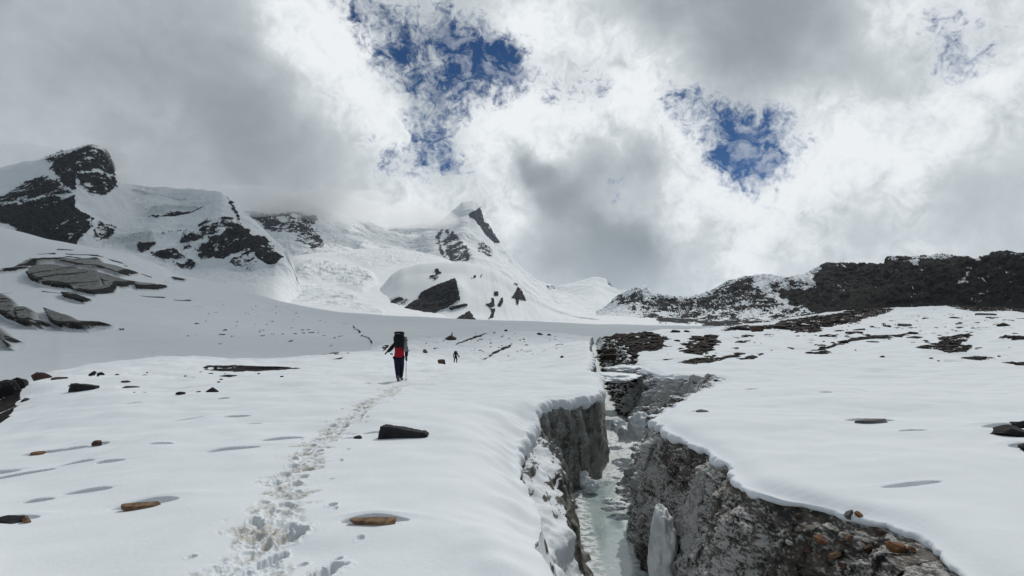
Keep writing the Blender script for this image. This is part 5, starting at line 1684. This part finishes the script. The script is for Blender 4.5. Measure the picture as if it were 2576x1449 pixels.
def hiker(foot, rz_, pose, label, colours):
    R = root('person', foot, label, 'person', rz_)
    J = dict(pose)
    E = [('pelvis', 'belly'), ('belly', 'chest'), ('chest', 'neck'), ('neck', 'head'), ('head', 'crown'),
         ('pelvis', 'hipL'), ('hipL', 'kneeL'), ('kneeL', 'ankleL'), ('ankleL', 'toeL'), ('pelvis', 'hipR'), ('hipR', 'kneeR'), ('kneeR', 'ankleR'), ('ankleR', 'toeR'),
         ('chest', 'shoL'), ('shoL', 'elbL'), ('elbL', 'Lwrist'), ('chest', 'shoR'), ('shoR', 'elbR'), ('elbR', 'Rwrist')]
    Jb = dict(J)
    Eb = list(E)
    dl = Vector(J['Lwrist'][:3]) - Vector(J['elbL'][:3])
    dr = Vector(J['Rwrist'][:3]) - Vector(J['elbR'][:3])
    hand(Jb, Eb, 'L', J['Lwrist'][:3], dl, 1, (0, .3, -.9))
    hand(Jb, Eb, 'R', J['Rwrist'][:3], dr, -1, (.2, .9, 0))
    skin('body', Jb, Eb, colours['glove'], R)

    def grow(keys, k, extra=None):
        q = {n: (*J[n][:3], *[r * k + .012 for r in J[n][3:]]) for n in keys}
        if extra:
            q.update(extra)
        return q
    # trousers, jacket, hat, boots
    hip = J['pelvis']
    skin('trousers', grow(['pelvis', 'hipL', 'kneeL', 'ankleL', 'hipR', 'kneeR', 'ankleR'], 1.12), [e for e in E if e[0] in ('pelvis', 'hipL', 'kneeL', 'hipR', 'kneeR') and e[1] != 'belly' and 'toe' not in e[1]], colours['trousers'], R)
    low = (hip[0], hip[1], hip[2] - .04, hip[3] * 1.55, hip[3] * 1.1)
    jk = grow(['belly', 'chest', 'neck', 'shoL', 'elbL', 'Lwrist', 'shoR', 'elbR', 'Rwrist'], 1.14, {'hem': low})
    jk['neck'] = (*J['neck'][:3], .075)
    jo = skin('jacket', jk, [('belly', 'chest'), ('hem', 'belly'), ('chest', 'neck'), ('chest', 'shoL'), ('shoL', 'elbL'), ('elbL', 'Lwrist'), ('chest', 'shoR'), ('shoR', 'elbR'), ('elbR', 'Rwrist')], colours['jacket'], R)
    if 'sleeve' in colours:
        jo.data.materials.append(colours['sleeve'])
        for f in jo.data.polygons:
            c = f.center
            if abs(c.x - hip[0]) > .20 + .10 * min(max((1.30 - c.z) / .35, 0), 1) or c.z > 1.33 or (c.x - hip[0] > .215 and c.z < 1.22):
                f.material_index = 1
    h = J['head']
    soft_box('hat', (.24, .27, .20), (J['crown'][0], J['crown'][1] - .01, J['crown'][2] - .02), colours['hat'], R, power=2.3)
    # a face looking up the slope
    soft_box('nose', (.035, .045, .05), (h[0], h[1] + .115, h[2] - .01), K_skin, R, power=2)
    soft_box('face', (.17, .12, .20), (h[0], h[1] + .055, h[2] - .015), K_skin, R, power=2.2)
    for sx in (-1, 1):
        soft_box('eye', (.022, .012, .014), (h[0] + sx * .035, h[1] + .112, h[2] + .02), K_black, R, power=2)
    soft_box('mouth', (.05, .012, .012), (h[0], h[1] + .112, h[2] - .06), K_red, R, power=2)
    for s_ in ('L', 'R'):
        a, tt = Vector(J['ankle' + s_][:3]), Vector(J['toe' + s_][:3])
        bt = {'top': (a.x, a.y - .005, a.z + .16, .062), 'ank': (a.x, a.y - .01, a.z, .060), 'heel': (a.x, a.y - .035, a.z - .055, .045), 'ball': ((a.x + tt.x) / 2, (a.y + tt.y) / 2, tt.z + .01, .055, .045), 'toe': (tt.x, tt.y + .03, tt.z, .048, .038)}
        skin('boot', bt, [('top', 'ank'), ('ank', 'heel'), ('ank', 'ball'), ('ball', 'toe')], colours['boot'], R)
    return R


def foot_pt(x, y, lo, hi=150):
    X, Y, Z = hit(x, y, lo=lo, hi=hi)
    return X, Y, ground_z(X, Y)


# near hiker, seen from behind, mid-step
fx, fy, fz = foot_pt(1003, 953, 17)
posea = {'pelvis': (0, 0, .93, .135, .115), 'belly': (0, .03, 1.10, .175, .13), 'chest': (0, .10, 1.34, .19, .13), 'neck': (0, .17, 1.48, .06), 'head': (0, .21, 1.60, .085, .095), 'crown': (0, .20, 1.69, .07),
         'hipL': (-.085, 0, .86, .10), 'kneeL': (-.075, .07, .50, .078), 'ankleL': (-.015, -.04, .11, .048), 'toeL': (-.02, .14, .045, .042),
         'hipR': (.085, .02, .87, .10), 'kneeR': (.055, .20, .54, .078), 'ankleR': (.03, .24, .14, .048), 'toeR': (.04, .44, .08, .042),
         'shoL': (-.20, .11, 1.40, .075), 'elbL': (-.34, .03, 1.18, .055), 'Lwrist': (-.45, .10, 1.11, .036),
         'shoR': (.20, .11, 1.40, .075), 'elbR': (.27, .02, 1.14, .055), 'Rwrist': (.235, .14, .90, .036)}
hiker((fx, fy, fz - .03), -.03, posea, 'hiker in red and black jacket walking away with a big black backpack', {'glove': K_black, 'trousers': K_navy, 'jacket': K_red, 'sleeve': K_black, 'hat': K_black, 'boot': K_boot})


def backpack(loc, label, w, h, d, m, lid, white=None):
    B = root('backpack', loc, label, 'backpack')
    soft_box('main_bag', (w, d, h), (0, 0, h * .5), m, B, noise_a=.05, power=4, taper=-.05, lean=.03)
    soft_box('lid', (w * .95, d * 1.05, h * .26), (0, .01, h * 1.04), lid, B, noise_a=.06, power=3)
    soft_box('front_pocket', (w * .72, .09, h * .5), (0, -d * .5, h * .40), m, B, noise_a=.05, power=3.4)
    for sx in (-1, 1):
        tube('shoulder_strap', (sx * .1, d * .5 - .01, h * .95), (sx * .13, d * .5 + .19, h * .62), .022, .02, m, B)
        tube('compression_strap', (sx * (w * .5 + .004), -d * .42, h * .62), (sx * (w * .5 + .004), d * .4, h * .7), .008, .008, K_grey, B)
    if white:
        tube('reflective_cord', (-w * .30, -d * .5 - .02, h * .97), (-w * .05, -d * .52 - .02, h * 1.03), .008, .008, K_grey, B)
        tube('reflective_cord', (-w * .05, -d * .52 - .02, h * 1.03), (w * .22, -d * .5 - .02, h * .96), .007, .007, K_grey, B)
    return B


backpack((fx + .02, fy - .11, fz + 1.24), 'big black backpack with a lid worn by the near hiker', .38, .50, .28, K_black, K_black, True)
# rolled foam mat strapped upright to the pack
mt = root('sleeping_mat', (fx + .255, fy - .07, fz + 1.10), 'rolled grey foam mat strapped upright to the black backpack', 'sleeping mat')
tube('mat_roll', (0, 0, 0), (-.02, 0, .53), .072, .07, K_grey, mt, 20)
for z in (.12, .40):
    tube('strap', (0, 0, z), (0, 0, z + .02), .075, .075, K_black, mt, 20)
lp = soft_box('flap', (.16, .03, .05), (.06, 0, .02), K_grey, mt, power=3)
# trekking pole in the right hand
pl_ = root('trekking_pole', (fx + .225, fy + .22, fz), 'thin trekking pole in the right hand of the near hiker', 'trekking pole')
tube('shaft', (0, 0, 0), (0, -.02, .74), .009, .011, K_metal, pl_)
tube('grip', (0, -.02, .72), (0, -.025, .86), .018, .02, K_black, pl_)
tube('basket', (0, 0, .05), (0, 0, .06), .05, .045, K_black, pl_, 16)

# far hiker, legs apart
gx_, gy_, gz_ = foot_pt(1146, 913, 60)
poseb = {'pelvis': (0, 0, .93, .135, .115), 'belly': (0, .03, 1.10, .145, .12), 'chest': (0, .10, 1.34, .17, .12), 'neck': (0, .16, 1.48, .06), 'head': (0, .20, 1.60, .085, .095), 'crown': (0, .20, 1.69, .07),
         'hipL': (-.09, 0, .86, .10), 'kneeL': (-.17, .05, .50, .072), 'ankleL': (-.19, -.08, .11, .048), 'toeL': (-.20, .10, .045, .042),
         'hipR': (.09, .02, .87, .10), 'kneeR': (.13, .16, .52, .072), 'ankleR': (.11, .14, .11, .048), 'toeR': (.12, .32, .06, .042),
         'shoL': (-.20, .11, 1.40, .075), 'elbL': (-.30, .03, 1.15, .055), 'Lwrist': (-.31, .12, .93, .036),
         'shoR': (.20, .11, 1.40, .075), 'elbR': (.30, .02, 1.16, .055), 'Rwrist': (.33, .12, .98, .036)}
hiker((gx_, gy_, gz_ - .05), -.1, poseb, 'distant hiker in dark clothes on the snow, smaller of the two', {'glove': K_black, 'trousers': K_black, 'jacket': K_dark, 'hat': K_white, 'boot': K_black})
backpack((gx_, gy_ - .12, gz_ + 1.12), 'dark and white backpack worn by the distant hiker', .40, .50, .26, K_black, K_white)
bg_ = root('pouch', (gx_ + .44, gy_ + .05, gz_ + .92), 'grey bag hanging at the right side of the distant hiker', 'bag')
soft_box('bag_body', (.22, .16, .26), (0, 0, 0), K_grey, bg_, power=3)
tube('strap', (-.03, 0, .12), (-.18, .05, .46), .012, .012, K_black, bg_)
# ------------------------------------------------------------------ an unseen cloud added to shade the ground, and mist on the summits
def shade_cloud():
    H = 2600.0
    k = H / SDIR.z
    ox, oy = SDIR.x * k, SDIR.y * k
    m, t, b = new_mat('shade_cloud_veil')
    t.nodes.remove(b)
    out = t.nodes['Material Output']
    tr = t.nodes.new('ShaderNodeBsdfTransparent')
    df = t.nodes.new('ShaderNodeBsdfDiffuse'); df.inputs[0].default_value = (.9, .9, .9, 1)
    tl = t.nodes.new('ShaderNodeBsdfTranslucent'); tl.inputs[0].default_value = (.9, .9, .9, 1)
    m1 = t.nodes.new('ShaderNodeMixShader'); m1.inputs[0].default_value = 0.6
    t.links.new(df.outputs[0], m1.inputs[1]); t.links.new(tl.outputs[0], m1.inputs[2])
    m2 = t.nodes.new('ShaderNodeMixShader')
    t.links.new(attr(t, 'opacity'), m2.inputs[0])
    t.links.new(tr.outputs[0], m2.inputs[1]); t.links.new(m1.outputs[0], m2.inputs[2])
    t.links.new(m2.outputs[0], out.inputs[0])
    gx = np.linspace(-2600, 1500, 200)
    gy = np.linspace(-700, 2200, 200)
    X, Y = np.meshgrid(gx, gy)
    n = fbm(X / 350, Y / 350, None, 4)
    near = sstep(Y, 760, 500)
    left = sstep(X + 0.50 * Y + n * 60, 60, -60)          # the massif on the left stays in shade
    body = np.maximum(near, left)
    T = 1 - body * (0.80 + 0.25 * n)
    fore = sstep(Y + n * 12 - 62 - 78 * sstep(X, -32, -4), 14, -14)
    T = T * (1 - fore) + fore * (0.80 + 0.3 * n)
    edge = sstep(X, -2600, -2000) * sstep(X, 1500, 1100) * sstep(Y, -700, -400) * sstep(Y, 2200, 1900)
    T = 1 - (1 - np.clip(T, 0.04, 1)) * edge
    op = 1 - np.sqrt(T)
    th = 20 + 160 * op * (1 + .6 * fbm(X / 200, Y / 200, None, 4))
    th[0, :] = th[-1, :] = 0; th[:, 0] = th[:, -1] = 0
    top = H + th * 0.5
    bot = H - th * 0.5
    # closed: bottom then top reversed, sewn round the rim by collapsed edges
    XX = np.concatenate([X, X[::-1]], 0) + ox
    YY = np.concatenate([Y, Y[::-1]], 0) + oy
    ZZ = np.concatenate([bot, top[::-1]], 0)
    o = grid_obj('cloud', XX, YY, ZZ, m, {'opacity': np.concatenate([op, op[::-1]], 0)})  # out-of-view shade cloud, opacity shaped by which ground it should darken
    tag(o, kind='structure', label='unseen cloud overhead, added to shade parts of the ground', cat='cloud')


def mist(name, x, y, D, rx, ry, rz_, dens, seed, label):
    bm = bmesh.new()
    bmesh.ops.create_icosphere(bm, subdivisions=5, radius=1)
    co = np.array([v.co[:] for v in bm.verts])
    r = 1 + 0.55 * fbm(co[:, 0] * 1.6 + seed, co[:, 1] * 1.6, co[:, 2] * 1.6, 4, 0.55)
    c = np.array(P(float(x), float(y), float(D)))
    s = D / FPX
    co = co * r[:, None] * np.array([rx * s, ry, rz_ * s]) + c
    for v, q in zip(bm.verts, co):
        v.co = q
    me = bpy.data.meshes.new(name)
    bm.to_mesh(me); bm.free()
    m = bpy.data.materials.new('mist')
    m.use_nodes = True
    t = m.node_tree
    t.nodes.remove(t.nodes['Principled BSDF'])
    v = t.nodes.new('ShaderNodeVolumePrincipled')
    v.inputs['Color'].default_value = (1, 1, 1, 1)
    v.inputs['Anisotropy'].default_value = 0.3
    v.inputs['Density'].default_value = dens
    t.links.new(v.outputs[0], t.nodes['Material Output'].inputs['Volume'])
    me.materials.append(m)
    o = bpy.data.objects.new(name, me)
    C.objects.link(o)
    tag(o, kind='stuff', label=label, cat='mist')


shade_cloud()
mist('mist', 262, 398, 1200, 48, 40, 34, 0.010, 1.0, 'wisp of mist on the rocky summit at the far left')
mist('mist', 60, 395, 1330, 130, 60, 30, 0.006, 2.0, 'thin mist over the snow shoulder left of the rocky summit')
mist('mist', 640, 505, 2250, 130, 120, 38, 0.0075, 3.0, 'mist lying on the left end of the back ridge')
mist('mist', 850, 520, 2350, 150, 150, 42, 0.0075, 4.0, 'mist lying on the middle of the back ridge')
mist('mist', 1030, 545, 2700, 110, 150, 30, 0.0060, 5.0, 'mist lying on the shoulder left of the central peak')
mist('mist', 1105, 556, 2640, 45, 90, 22, 0.0045, 6.0, 'mist clinging to the left flank of the central peak')
mist('mist', 420, 462, 1480, 170, 80, 20, 0.006, 7.0, 'thin mist above the hanging glacier')

# thin mountain air round the whole scene, ground included
me = bpy.data.meshes.new('haze')
bm = bmesh.new()
bmesh.ops.create_cube(bm, size=1.0)
for v in bm.verts:
    v.co = (v.co.x * 62000, v.co.y * 62000, -141.0 if v.co.z < 0 else 760.0)
bm.to_mesh(me); bm.free()
m = bpy.data.materials.new('haze')
m.use_nodes = True
t = m.node_tree
t.nodes.remove(t.nodes['Principled BSDF'])
v = t.nodes.new('ShaderNodeVolumePrincipled')
v.inputs['Color'].default_value = (0.84, 0.91, 1.0, 1)
v.inputs['Density'].default_value = 0.000032
t.links.new(v.outputs[0], t.nodes['Material Output'].inputs['Volume'])
me.materials.append(m)
o = bpy.data.objects.new('haze', me)
C.objects.link(o)
tag(o, kind='stuff')
